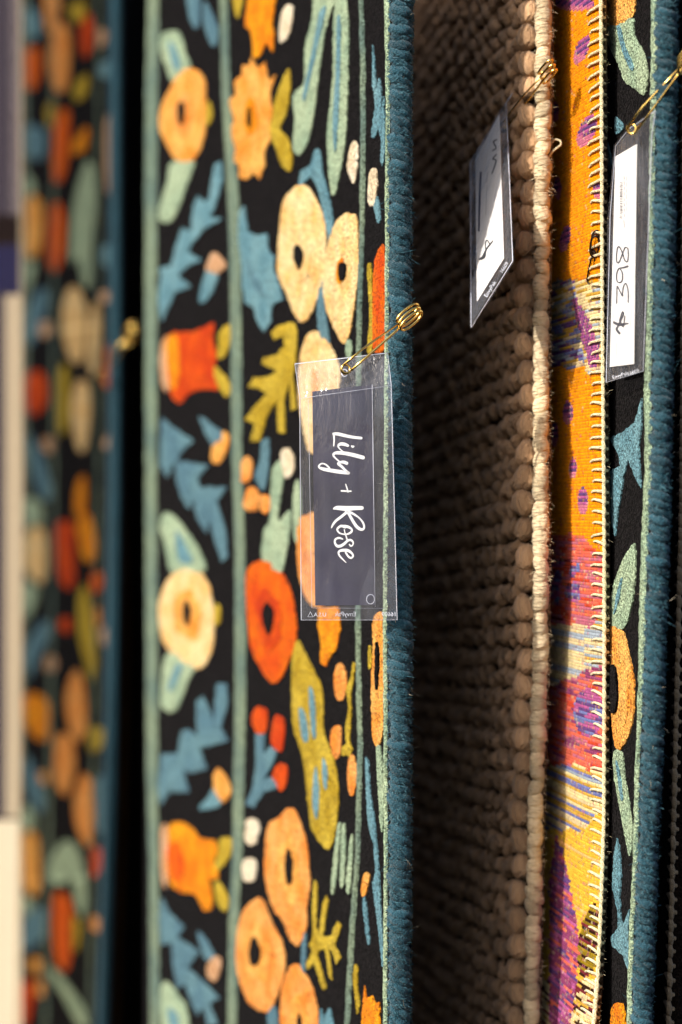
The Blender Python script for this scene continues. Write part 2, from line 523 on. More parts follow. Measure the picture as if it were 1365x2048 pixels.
# ------------------------------------------------------------------ RUG A (flowers, in focus)
sA = Surf([(290, 1.42), (380, 1.345), (460, 1.28), (540, 1.215), (620, 1.15), (700, 1.085), (750, 1.045), (778, 1.018), (800, 1.0)],
          shift=[(0, 3), (300, 0), (1000, 0), (1500, 0), (2048, -1)])
rugA = thing('floral_rug', P(600, 2380, 1.2), 'black rug with orange and cream flowers and teal bound edge, behind the slate tag', 'rug',
             'rugs hanging on a display rack')
sA.body('pile', M['black'], rugA)
binding(sA, 800, 0.0060, rugA, 17)
strip(sA, 'border_line', [(-300, 296, 322), (0, 295, 320), (200, 290, 318), (400, 289, 316), (700, 289, 316), (1000, 290, 316), (1250, 291, 317), (1500, 292, 318), (1700, 298, 318), (1900, 300, 320), (2350, 302, 322)], M['band'], rugA)
strip(sA, 'border_line', [(-300, 436, 453), (0, 440, 457), (200, 445, 463), (400, 455, 480), (550, 460, 483), (700, 462, 485), (900, 463, 486), (1100, 470, 492), (1300, 470, 494), (1500, 468, 492), (1700, 465, 487), (1850, 458, 478), (2048, 455, 475), (2350, 450, 470)], M['band'], rugA)
strip(sA, 'border_line', [(-300, 716, 723), (0, 721, 728), (150, 724, 733), (300, 724, 732), (450, 722, 730), (600, 718, 725), (700, 716, 724), (950, 715, 722), (1250, 714, 722), (1400, 716, 724), (1500, 718, 727), (1600, 716, 724), (1700, 714, 721), (1850, 702, 712), (2048, 692, 700), (2350, 688, 695)], M['band'], rugA, jit=1.2)
strip(sA, 'border_line', [(-300, 774, 780), (0, 772, 780), (200, 776, 781), (400, 774, 779), (600, 774, 778), (1000, 771, 777), (1300, 770, 775), (1650, 772, 776), (2048, 770, 775), (2350, 770, 775)], M['green'], rugA, jit=1.0)
T1 = crop(280, 0, 2.482); T2 = crop(280, 640, 2.482); T3 = crop(280, 1250, 2.482)

def flower(surf, parent, T, outline, centre, mat, mid=None, smooth=True):
    o = motif(surf, 'flower', T(outline), M[mat], parent, smooth=smooth)
    if mid: motif(surf, 'petal_shade', T(mid[1]), M[mid[0]], o, lift=0.0015, edge=.95)
    if centre: motif(surf, 'flower_centre', T(centre), M['black'], o, lift=0.0022, edge=.97)
    return o
def leaf(surf, parent, T, outline, mat='green', vein=None, veinmat='blue', name='leaf', smooth=True):
    o = motif(surf, name, T(outline), M[mat], parent, smooth=smooth)
    for v in (vein or []): motif(surf, 'leaf_vein', T(v), M[veinmat], o, lift=0.0015, jit=.8, edge=.95)
    return o
def ring(outline, centre, f):
    o = np.array(outline, float); c = np.mean(np.array(centre, float), 0)
    return [tuple(c + (p - c) * f * (1 + .12 * math.sin(i * 2.3))) for i, p in enumerate(o)]

A = rugA
o_ = [(235,340),(290,350),(325,400),(330,470),(330,600),(320,690),(290,770),(240,810),(180,790),(135,710),(105,640),(108,540),(150,450),(185,380)]
c_ = [(215,500),(235,520),(235,600),(215,620),(200,590),(200,520)]
leaf(sA, A, T1, [(105,200),(120,165),(190,155),(215,200),(230,270),(255,330),(190,385),(160,400),(130,320),(110,260)], 'green', [[(150,220),(180,230),(210,330),(180,340)]])
leaf(sA, A, T1, [(160,810),(275,805),(250,880),(215,980),(180,1070),(140,1105),(100,1080),(110,1000),(140,900)], 'green')
flower(sA, A, T1, o_, c_, 'peach', ('apricot', ring(o_, c_, .42)))
leaf(sA, A, T1, [(335,520),(355,510),(360,590),(335,620)], 'olive', name='sepal')
leaf(sA, A, T1, [(375,820),(410,800),(415,900),(380,1020),(350,1080),(420,1085),(330,1130),(270,1200),(240,1250),(310,1290),(230,1330),(190,1370),(255,1420),(180,1450),(110,1600),(95,1480),(110,1380),(100,1330),(160,1320),(190,1200),(215,1130),(260,1150),(270,1020),(295,970),(325,1010),(350,980)], 'blue', name='sprig', smooth=False)
leaf(sA, A, T1, [(335,1350),(390,1370),(370,1440),(320,1500),(300,1480)], 'blue', name='stem')
leaf(sA, A, T1, [(350,1280),(385,1255),(430,1320),(400,1350),(365,1370),(335,1340)], 'mauve', name='bud')
tul = motif(sA, 'tulip', T2([(150,75),(250,60),(320,40),(370,15),(365,100),(385,170),(375,270),(390,345),(300,345),(240,370),(205,410),(160,370),(150,290),(140,180)]), M['red'], A)
motif(sA, 'petal_shade', T2([(142,100),(185,80),(205,200),(190,330),(158,330),(142,200)]), M['marigold'], tul, lift=.0015, edge=.95)
leaf(sA, A, T2, [(115,110),(143,100),(143,340),(115,320),(105,200)], 'mauve', name='tulip_base')
leaf(sA, A, T2, [(400,60),(440,25),(460,40),(450,120),(420,180),(390,190),(395,120)], 'olive')
leaf(sA, A, T2, [(375,230),(420,270),(455,330),(435,380),(400,340),(370,260)], 'olive')
leaf(sA, A, T2, [(110,480),(150,520),(270,600),(215,650),(190,700),(345,720),(290,790),(300,830),(435,830),(385,900),(430,1050),(440,1180),(410,1200),(375,1090),(350,990),(335,1060),(285,980),(270,880),(250,940),(210,880),(185,790),(180,700),(140,780),(105,720),(110,600)], 'deepblue', name='sprig', smooth=False)
leaf(sA, A, T2, [(300,475),(360,520),(420,570),(380,640),(350,600),(320,540)], 'deepblue', name='stem')
leaf(sA, A, T2, [(400,560),(440,570),(440,640),(390,715),(360,690),(365,630)], 'peach', name='bud')
leaf(sA, A, T2, [(120,960),(170,970),(230,1040),(290,1130),(330,1240),(250,1260),(160,1250),(130,1120),(105,1030)], 'green', [[(190,1040),(230,1110),(270,1200),(210,1200),(190,1120)]])
leaf(sA, A, T3, [(140,140),(280,180),(240,290),(190,410),(140,430),(110,400),(110,320)], 'green', [[(190,200),(220,210),(170,320),(150,310)]])
o_ = [(365,1135),(400,1145),(417,1165),(425,1195),(430,1240),(428,1290),(415,1325),(395,1338),(360,1320),(330,1285),(320,1240),(322,1200),(335,1165)]
c_ = [(372,1210),(382,1200),(388,1225),(384,1250),(374,1245)]
flower(sA, A, T0, o_, c_, 'cream', ('peach', ring(o_, c_, .5)))
leaf(sA, A, T0, [(431,1215),(440,1210),(442,1240),(431,1250)], 'olive', name='sepal')
leaf(sA, A, T3, [(385,290),(435,290),(440,400),(405,510),(445,580),(300,610),(335,715),(260,735),(215,715),(250,830),(150,830),(105,900),(95,800),(110,640),(140,640),(190,640),(215,520),(250,520),(290,560),(285,380),(315,350),(350,420),(370,480)], 'deepblue', name='sprig', smooth=False)
leaf(sA, A, T3, [(375,810),(410,880),(340,915),(300,905),(340,860)], 'blue', name='stem')
leaf(sA, A, T3, [(375,730),(400,715),(440,770),(455,830),(420,880),(390,850),(370,800)], 'peach', name='bud')
tul = motif(sA, 'tulip', T3([(150,1000),(200,975),(250,1000),(310,1060),(375,1070),(385,1130),(370,1180),(395,1250),(350,1270),(360,1330),(360,1400),(325,1415),(280,1340),(200,1320),(155,1280),(135,1180),(145,1080)]), M['marigold'], A)
motif(sA, 'petal_shade', T3([(150,1100),(200,1080),(230,1180),(210,1270),(165,1260),(148,1180)]), M['orange'], tul, lift=.0015, edge=.95)
leaf(sA, A, T3, [(110,1020),(138,1010),(136,1280),(115,1260)], 'mauve', name='tulip_base')
leaf(sA, A, T3, [(400,1070),(440,1050),(465,1080),(450,1150),(400,1210),(375,1200),(390,1140)], 'olive')
leaf(sA, A, T3, [(385,1270),(420,1310),(445,1370),(430,1420),(395,1390),(375,1320)], 'olive')
leaf(sA, A, T3, [(110,1350),(150,1430),(225,1500),(190,1550),(300,1620),(240,1700),(300,1750),(400,1850),(350,1880),(390,1980),(340,1985),(320,1900),(290,1940),(250,1850),(230,1780),(190,1800),(170,1690),(160,1570),(110,1590),(100,1450)], 'deepblue', name='sprig', smooth=False)
leaf(sA, A, T3, [(290,1520),(330,1560),(380,1650),(350,1670),(315,1630)], 'deepblue', name='stem')
leaf(sA, A, T3, [(370,1650),(405,1660),(400,1720),(375,1770),(340,1740),(340,1690)], 'mauve', name='bud')
leaf(sA, A, T3, [(120,1775),(160,1790),(200,1850),(235,1900),(245,2080),(140,2080),(105,1880)], 'green', [[(150,1900),(190,1930),(200,2000),(160,1990)]])
leaf(sA, A, T1, [(240,-60),(300,-60),(300,120),(270,135),(245,60)], 'deepblue', name='sprig')
leaf(sA, A, T1, [(320,30),(340,20),(390,140),(380,225),(350,210),(320,110)], 'deepblue', name='sprig')
# main field
leaf(sA, A, T1, [(555,-70),(680,-70),(670,60),(660,120),(670,160),(665,265),(635,210),(600,280),(565,285),(565,210),(555,150),(525,130),(530,60)], 'marigold', name='flower', smooth=False)
leaf(sA, A, T1, [(465,-40),(520,-40),(500,70),(480,75)], 'olive')
flower(sA, A, T1, [(560,290),(590,340),(625,310),(640,400),(680,370),(660,440),(650,480),(665,560),(650,620),(655,700),(620,760),(625,820),(600,890),(570,860),(530,895),(495,880),(500,830),(470,800),(480,740),(455,650),(475,600),(447,500),(480,470),(475,400),(510,380),(515,320),(545,330)],
       [(550,540),(565,545),(568,620),(555,635),(545,600)], 'peach', ('marigold', [(540,500),(580,505),(585,640),(555,670),(530,620)]), smooth=False)
leaf(sA, A, T1, [(745,345),(750,440),(735,550),(700,640),(740,690),(760,780),(750,850),(710,820),(680,740),(652,650),(664,580),(680,490),(710,400)], 'olive', name='leaf')
leaf(sA, A, T1, [(880,-60),(990,-60),(940,100),(915,220),(890,400),(870,560),(840,700),(795,770),(765,720),(775,600),(765,480),(820,400),(825,240),(860,90)], 'green', [[(905,60),(935,40),(900,200),(860,380),(830,500),(820,470),(850,330),(880,180)]])
leaf(sA, A, T1, [(985,-40),(1025,-20),(1040,120),(1040,280),(1035,500),(1025,700),(995,880),(965,975),(945,880),(935,690),(945,560),(965,350),(965,150)], 'green', [[(990,100),(1007,100),(1006,300),(995,600),(980,760),(970,600),(985,350)]])
leaf(sA, A, T1, [(730,30),(765,35),(760,110),(735,190),(700,205),(700,110)], 'ivory', name='bud')
leaf(sA, A, T1, [(1065,700),(1090,730),(1075,890),(1055,900),(1035,830),(1045,750)], 'ivory', name='bud')
leaf(sA, A, T1, [(880,735),(900,760),(910,850),(930,920),(950,1010),(965,1120),(945,1190),(925,1100),(905,1000),(880,920),(850,880),(800,925),(805,850),(850,820),(865,770)], 'blue', name='stem')
leaf(sA, A, T1, [(900,1380),(920,1380),(925,1550),(945,1700),(905,1700),(885,1560)], 'deepblue', name='stem')
o_ = [(800,920),(840,930),(885,1000),(915,1080),(930,1200),(925,1330),(900,1440),(860,1550),(810,1600),(770,1550),(730,1450),(690,1360),(690,1240),(700,1120),(715,1010),(750,950)]
c_ = [(800,1215),(825,1250),(820,1310),(800,1335),(780,1290),(780,1240)]
flower(sA, A, T1, o_, c_, 'cream', ('cream', ring(o_, c_, .45)))
o_ = [(1050,1060),(1080,1080),(1090,1200),(1090,1350),(1075,1480),(1050,1640),(1020,1705),(985,1660),(940,1560),(915,1450),(920,1320),(945,1200),(970,1120),(1010,1070)]
c_ = [(1015,1300),(1035,1320),(1030,1380),(1010,1395),(1000,1340)]
flower(sA, A, T1, o_, c_, 'cream', ('marigold', [(995,1300),(1020,1285),(1010,1400),(985,1385)]))
leaf(sA, A, T1, [(495,1060),(520,1020),(540,1150),(590,1170),(635,1160),(640,1240),(675,1270),(665,1330),(720,1490),(680,1500),(655,1540),(655,1600),(620,1650),(590,1600),(570,1530),(530,1500),(512,1430),(510,1300),(492,1200)], 'blue', [[(540,1310),(570,1340),(630,1460),(610,1470),(550,1380)]], 'deepblue', smooth=False)
leaf(sA, A, T2, [(660,60),(700,25),(770,10),(785,60),(780,200),(765,290),(780,440),(755,450),(750,300),(720,400),(725,560),(690,560),(685,400),(640,470),(600,600),(555,600),(575,520),(525,490),(570,440),(640,360),(590,340),(545,330),(570,290),(650,280),(690,250),(610,220),(620,190),(690,170),(720,130),(720,80),(670,100)], 'olive', name='sprig', smooth=False)
leaf(sA, A, T2, [(840,70),(890,55),(930,90),(980,190),(1000,300),(960,520),(900,640),(850,660),(820,560),(795,400),(795,250),(810,140)], 'cream', [[(870,240),(900,300),(890,420),(860,350)]], 'peach', name='flower')
for q in ([(530,680),(555,690),(560,770),(530,810),(505,790),(505,720)], [(550,830),(590,850),(590,930),(560,950),(520,930),(530,870)], [(610,870),(650,880),(650,930),(625,965),(600,930)]):
    leaf(sA, A, T2, q, 'apricot', name='berry')
leaf(sA, A, T2, [(610,610),(645,590),(640,760),(622,845),(595,820),(575,770),(600,700)], 'deepblue', name='stem')
leaf(sA, A, T2, [(705,660),(740,640),(770,690),(765,760),(735,785),(715,750)], 'ivory', name='bud')
leaf(sA, A, T2, [(665,740),(700,700),(718,780),(700,900),(690,1000),(740,950),(755,960),(745,1080),(710,1250),(665,1250),(650,1200),(610,1190),(620,1050),(650,990),(655,860)], 'green', name='sprig')
leaf(sA, A, T2, [(780,800),(800,830),(800,1080),(770,1080),(765,900)], 'green')
o_ = [(505,1130),(530,1122),(560,1140),(580,1170),(592,1220),(595,1270),(585,1310),(565,1355),(545,1365),(520,1330),(503,1290),(497,1230),(494,1180),(495,1150)]
c_ = [(540,1205),(552,1220),(552,1250),(545,1270),(535,1255),(530,1225)]
flower(sA, A, T0, o_, c_, 'orange', ('red', ring(o_, c_, .5)))
leaf(sA, A, T0, [(598,1050),(612,1030),(640,1030),(670,1090),(680,1160),(650,1208),(625,1210),(605,1170),(597,1120)], 'apricot', name='flower')
leaf(sA, A, T0, [(640,1215),(680,1215),(683,1260),(675,1300),(665,1310),(655,1332),(643,1325),(645,1290),(638,1250)], 'marigold', name='flower', smooth=False)
leaf(sA, A, T3, [(790,80),(820,130),(870,230),(905,300),(915,400),(915,520),(940,600),(975,700),(990,830),(985,950),(965,1070),(940,1115),(900,1080),(860,1010),(840,880),(820,700),(795,590),(765,500),(760,350),(762,150)], 'olive',
     [[(800,420),(830,440),(850,560),(820,570)], [(850,320),(875,350),(885,540),(865,540)], [(870,800),(885,700),(900,820),(890,960),(870,900)], [(920,660),(942,720),(935,820),(918,760)]])
for q in ([(985,200),(1010,195),(1030,260),(1025,350),(1000,375),(975,340),(970,250)], [(980,495),(1005,520),(1000,640),(975,660),(955,610),(955,530)], [(1055,640),(1080,700),(1085,760),(1065,845),(1045,830),(1035,720)]):
    leaf(sA, A, T3, q, 'apricot', name='bud')
leaf(sA, A, T3, [(1065,180),(1075,200),(1065,290),(1050,350),(1055,420),(1050,520),(1045,580),(1060,620),(1050,660),(1030,650),(1008,650),(1008,615),(1030,590),(1025,520),(1040,420),(1035,350),(1030,330),(1035,300),(1050,260)], 'olive', name='stem', smooth=False)
leaf(sA, A, T3, [(580,540),(625,540),(620,640),(650,600),(690,630),(650,720),(620,760),(680,760),(690,810),(620,830),(570,905),(530,890),(560,820),(580,720),(580,620)], 'deepblue', name='stem', smooth=False)
for q in ([(585,410),(620,410),(637,450),(630,520),(600,550),(570,510),(560,450)], [(680,450),(715,460),(722,540),(710,620),(680,620),(655,570),(665,490)], [(690,690),(730,700),(735,780),(710,820),(685,800),(665,750)]):
    leaf(sA, A, T3, q, 'red', name='berry')
leaf(sA, A, T3, [(535,970),(590,970),(595,1040),(570,1090),(530,1075),(530,1000)], 'ivory', name='bud')
leaf(sA, A, T3, [(520,1170),(575,1165),(575,1260),(518,1260)], 'ivory', name='bud')
for o_, c_ in (([(740,910),(780,930),(810,1010),(835,1100),(845,1220),(850,1300),(835,1400),(830,1510),(790,1590),(750,1560),(720,1480),(670,1410),(640,1320),(625,1200),(640,1000),(690,960)], [(750,1110),(772,1170),(770,1270),(750,1285),(735,1200)]),
               ([(600,1355),(630,1400),(660,1480),(705,1560),(725,1640),(720,1740),(680,1860),(640,1920),(560,1890),(520,1820),(485,1700),(485,1560),(510,1440),(550,1380)], [(580,1545),(610,1600),(605,1670),(570,1690),(555,1630),(565,1570)]),
               ([(770,1680),(820,1720),(860,1800),(885,1900),(890,2010),(860,2120),(740,2120),(705,2000),(705,1880),(720,1760)], [(800,1930),(820,1960),(815,2050),(795,2060)])):
    flower(sA, A, T3, o_, c_, 'apricot', ('peach', ring(o_, c_, .5)))
leaf(sA, A, T3, [(870,1260),(885,1300),(880,1500),(895,1540),(910,1400),(930,1340),(940,1370),(915,1540),(950,1550),(985,1470),(1005,1500),(970,1590),(990,1620),(1000,1660),(980,1685),(960,1620),(940,1600),(960,1760),(945,1750),(925,1610),(895,1610),(885,1640),(930,1800),(915,1815),(870,1680),(835,1710),(830,1680),(862,1620),(848,1590),(866,1540),(860,1400)], 'olive', name='sprig', smooth=False)
for q in ([(985,1010),(1000,1010),(975,1300),(955,1300)], [(1010,1010),(1025,1020),(1020,1270),(1000,1280)], [(1050,1060),(1062,1070),(1050,1310),(1030,1300)]):
    leaf(sA, A, T3, q, 'green', name='stitch_line')
leaf(sA, A, T3, [(640,1925),(680,1900),(690,2060),(650,2060)], 'deepblue', name='stem')
leaf(sA, A, T3, [(900,1905),(920,1950),(950,1905),(965,2060),(905,2060)], 'blue', name='sprig')
leaf(sA, A, T3, [(812,1560),(830,1540),(825,1720),(808,1690)], 'deepblue', name='stem')
leaf(sA, A, T1, [(1160,225),(1170,300),(1180,450),(1195,380),(1205,450),(1205,560),(1215,480),(1222,600),(1222,760),(1212,830),(1200,800),(1205,700),(1190,640),(1170,690),(1155,680),(1165,580),(1175,520),(1160,420)], 'blue', name='sprig', smooth=False)
leaf(sA, A, T1, [(1150,850),(1180,850),(1180,960),(1165,1020),(1140,1010),(1140,930)], 'ivory', name='bud')
leaf(sA, A, T1, [(1167,1022),(1185,980),(1200,1080),(1190,1110)], 'blue', name='stem')
leaf(sA, A, T0, [(755,512),(772,500),(773,660),(770,700),(750,700),(748,640),(749,560)], 'orange', name='flower')
leaf(sA, A, T0, [(737,540),(745,540),(748,690),(737,700),(742,630)], 'olive')
o_ = [(1165,-30),(1215,-40),(1220,300),(1212,520),(1190,600),(1162,560),(1155,400),(1155,250),(1162,120)]
flower(sA, A, T3, o_, [(1190,80),(1200,140),(1196,300),(1187,310),(1185,180)], 'peach')
leaf(sA, A, T3, [(1140,110),(1153,120),(1153,210),(1140,210)], 'olive', name='sepal')
leaf(sA, A, T3, [(1180,615),(1198,610),(1215,800),(1212,1000),(1200,1000),(1185,750)], 'green')
leaf(sA, A, T3, [(1125,650),(1140,680),(1150,850),(1170,960),(1180,1080),(1195,1250),(1200,1400),(1212,1550),(1218,1700),(1208,1690),(1195,1560),(1175,1400),(1160,1280),(1175,1230),(1165,1080),(1140,1000),(1130,850)], 'blue', name='sprig', smooth=False)
leaf(sA, A, T3, [(1120,1235),(1145,1240),(1135,1310),(1115,1350),(1105,1310)], 'peach', name='bud')
leaf(sA, A, T3, [(1117,1355),(1125,1370),(1145,1560),(1135,1570),(1112,1400)], 'blue', name='stem')
leaf(sA, A, T3, [(1120,1790),(1130,1850),(1160,1840),(1175,1880),(1195,1870),(1200,2060),(1102,2060),(1110,1900)], 'marigold', name='flower', smooth=False)
leaf(sA, A, T3, [(1070,1690),(1085,1700),(1085,1800),(1098,1880),(1085,1930),(1075,1850),(1065,1750)], 'olive')
leaf(sA, A, T2, [(1030,110),(1056,110),(1052,185),(1030,185)], 'green')

# ------------------------------------------------------------------ RUG D (same design, right)
sD = Surf([(1150, 1.10), (1190, 1.045), (1215, 1.014), (1235, .998), (1260, .981), (1290, .960), (1318, .938)],
          shift=[(-300, 22), (0, 15), (180, 13), (500, 10), (790, 5), (1060, 0), (1200, -5), (1350, -10), (1550, -16), (1700, -23), (1850, -28), (2048, -35), (2350, -45)],
          dd=[(0, -.004), (1000, 0), (1500, .006), (2048, .022), (2350, .03)])
rugD = thing('floral_rug', P(1270, 2380, .97), 'black flowered rug with teal bound edge, right of the orange kilim, behind the $398 tag', 'rug',
             'rugs hanging on a display rack')
sD.body('pile', M['black'], rugD)
binding(sD, 1318, 0.0050, rugD, 17, fibres=9000)
strip(sD, 'border_line', [(-300, 1310, 1320), (0, 1306, 1316), (180, 1305, 1315), (300, 1302, 1311), (500, 1300, 1309), (650, 1297, 1305), (790, 1291, 1303), (930, 1292, 1307), (1060, 1287, 1298), (1200, 1282, 1294), (1350, 1280, 1288), (1400, 1279, 1285), (1550, 1274, 1280), (1700, 1270, 1277), (1850, 1263, 1269), (2000, 1258, 1265), (2350, 1250, 1257)], M['green'], rugD, jit=1.4)
T4 = crop(800, 0, 2.416); T5 = crop(800, 650, 2.416); T6 = crop(800, 1300, 2.416)
D = rugD
leaf(sD, D, T4, [(985,-60),(1150,-60),(1145,0),(1130,80),(1060,120),(985,110)], 'peach', name='flower')
leaf(sD, D, T4, [(995,125),(1060,120),(1130,85),(1140,170),(1175,240),(1200,330),(1190,455),(1140,430),(1090,390),(1060,310),(1020,230),(1000,180)], 'green', [[(1060,130),(1080,140),(1100,220),(1140,320),(1125,335),(1085,240)]])
leaf(sD, D, T4, [(1045,575),(1065,575),(1085,620),(1050,650)], 'blue', name='sprig')
leaf(sD, D, T4, [(1000,690),(1025,760),(1030,850),(1000,920)], 'blue', name='sprig')
leaf(sD, D, T5, [(1175,350),(1172,500),(1160,600),(1165,700),(1172,790),(1140,730),(1110,650),(1090,720),(1060,900),(1045,1030),(1030,960),(1015,830),(1015,710),(1070,680),(1060,620),(1020,550),(1090,510),(1140,470)], 'blue', name='sprig', smooth=False)
leaf(sD, D, T5, [(1125,1070),(1143,1075),(1140,1250),(1120,1380),(1085,1465),(1010,1440),(1020,1330),(1050,1220),(1085,1130)], 'green', [[(1085,1220),(1070,1330),(1045,1400),(1060,1300)]])
flower(sD, D, T0, [(1222,1252),(1248,1262),(1258,1300),(1268,1340),(1271,1380),(1268,1440),(1258,1475),(1243,1500),(1232,1490),(1225,1430),(1216,1350),(1215,1290)],
       [(1230,1330),(1238,1340),(1242,1390),(1238,1420),(1230,1424),(1226,1390),(1226,1350)], 'peach', ('peach', [(1250,1360),(1262,1390),(1258,1440),(1248,1450),(1246,1400)]))
leaf(sD, D, T6, [(1040,495),(1080,500),(1090,600),(1115,750),(1130,900),(1115,1000),(1090,880),(1060,720),(1040,600)], 'green', [[(1055,540),(1068,560),(1090,700),(1080,720)]])
leaf(sD, D, T6, [(1055,905),(1072,1000),(1075,1100),(1068,1200),(1075,1310),(1085,1330),(1115,1250),(1110,1400),(1118,1500),(1125,1610),(1105,1540),(1080,1470),(1030,1430),(1025,1390),(1060,1340),(1060,1270),(1030,1140),(1040,1000)], 'blue', name='sprig', smooth=False)
leaf(sD, D, T6, [(1030,1730),(1085,1720),(1092,1900),(1030,1900)], 'marigold', name='flower')

# ------------------------------------------------------------------ RUG B (same design, far left)
sB = Surf([(44, 2.22), (100, 2.06), (150, 1.93), (200, 1.80), (226, 1.73)],
          shift=[(0, 6), (600, 6), (1000, 4), (1300, 0), (1600, -6), (2048, -20), (2350, -28)])
rugB = thing('floral_rug', P(150, 2300, 1.9), 'blurred black rug with orange flowers at far left', 'rug', 'rugs hanging on a display rack')
B = rugB
sB.body('pile', M['black'], B, top=-200, bot=2250)
V, F = [], []
py = np.arange(-200, 2250, 40.0)
tube_geo([Vector(p) for p in sB.pts(np.full(len(py), 226.0), py, 0, True)], .0058, 10, V=V, F=F)
mesh_obj('binding', V, F, M['teal'], B)
strip(sB, 'border_line', [(-150, 48, 56), (1000, 46, 54), (2200, 26, 34)], M['band'], B)
strip(sB, 'border_line', [(-150, 106, 110), (1000, 106, 111), (2200, 86, 92)], M['band'], B)
strip(sB, 'border_line', [(-150, 196, 199), (1000, 196, 199), (2200, 176, 179)], M['band'], B)
T7 = crop(0, 0, 2.0); T8 = crop(0, 1024, 2.0)
def many(T, items):
    for name, mat, q in items:
        cx = sum(p[0] for p in q) / len(q); cy = sum(p[1] for p in q) / len(q)
        leaf(sB, B, T, [(cx + (x - cx) * .84, cy + (y - cy) * .90) for x, y in q], mat, name=name)
many(T7, [
 ('flower','apricot',[(230,80),(280,100),(290,220),(270,370),(215,370),(190,260),(200,140)]), ('flower','apricot',[(175,-60),(240,-60),(240,70),(190,140)]),
 ('berry','red',[(330,60),(375,60),(380,180),(340,240),(320,160)]), ('tulip','orange',[(110,190),(160,190),(165,300),(140,360),(97,350),(97,240)]),
 ('leaf','olive',[(270,20),(350,10),(345,80),(300,90)]), ('bud','mauve',[(390,120),(430,120),(430,170),(395,190)]), ('leaf','olive',[(300,340),(355,290),(355,370),(300,410)]),
 ('leaf','olive',[(190,420),(228,410),(218,490),(190,500)]), ('flower','orange',[(235,440),(280,430),(285,560),(260,720),(215,740),(205,600)]),
 ('leaf','marigold',[(290,590),(330,520),(360,510),(350,600),(290,620)]), ('bud','mauve',[(422,470),(472,465),(472,700),(450,800),(422,740)]),
 ('leaf','green',[(355,610),(390,680),(390,850),(375,1000),(370,1150),(340,1170),(310,1050),(275,1060),(280,900),(300,760)]),
 ('leaf','green',[(97,690),(120,700),(150,765),(105,790)]), ('leaf','green',[(100,1050),(150,1045),(130,1130),(110,1180),(97,1140)]),
 ('flower','peach',[(130,770),(170,800),(180,920),(160,1020),(115,1040),(95,940),(97,830)]), ('flower','orange',[(210,800),(250,810),(270,900),(260,1040),(225,1100),(190,1060),(190,900)]),
 ('sprig','deepblue',[(100,500),(190,520),(180,640),(100,620)]), ('sprig','deepblue',[(150,1160),(200,1150),(190,1260),(115,1400),(100,1260)]),
 ('flower','cream',[(280,1130),(320,1150),(350,1230),(350,1380),(335,1460),(290,1460),(250,1360),(245,1240)]), ('flower','cream',[(375,1200),(405,1220),(410,1350),(400,1440),(370,1520),(352,1440),(354,1300)]),
 ('flower','cream',[(310,1510),(360,1530),(370,1650),(350,1800),(320,1820),(290,1720),(285,1600)]), ('tulip','red',[(105,1490),(170,1480),(200,1560),(190,1630),(130,1670),(100,1620)]),
 ('flower','orange',[(430,1370),(470,1370),(466,1480),(440,1560),(410,1530)]), ('sprig','deepblue',[(110,1720),(160,1800),(200,1900),(220,2000),(170,2000),(120,1860)]),
 ('sprig','blue',[(402,250),(450,240),(450,310),(402,310)]), ('sprig','blue',[(410,980),(462,990),(460,1070),(410,1060)]), ('bud','mauve',[(430,1740),(458,1740),(455,1800),(410,1790)]),
 ('leaf','olive',[(235,1480),(275,1470),(275,1700),(235,1740)]), ('flower','marigold',[(310,1930),(345,1900),(345,2060),(300,2060)]), ('bud','mauve',[(160,1290),(205,1290),(205,1340),(165,1345)]),
 ('bud','mauve',[(175,1750),(225,1760),(215,1810),(175,1800)]), ('sprig','blue',[(100,20),(160,60),(160,150),(110,150)]), ('bud','mauve',[(405,1160),(445,1170),(440,1210),(405,1210)])])
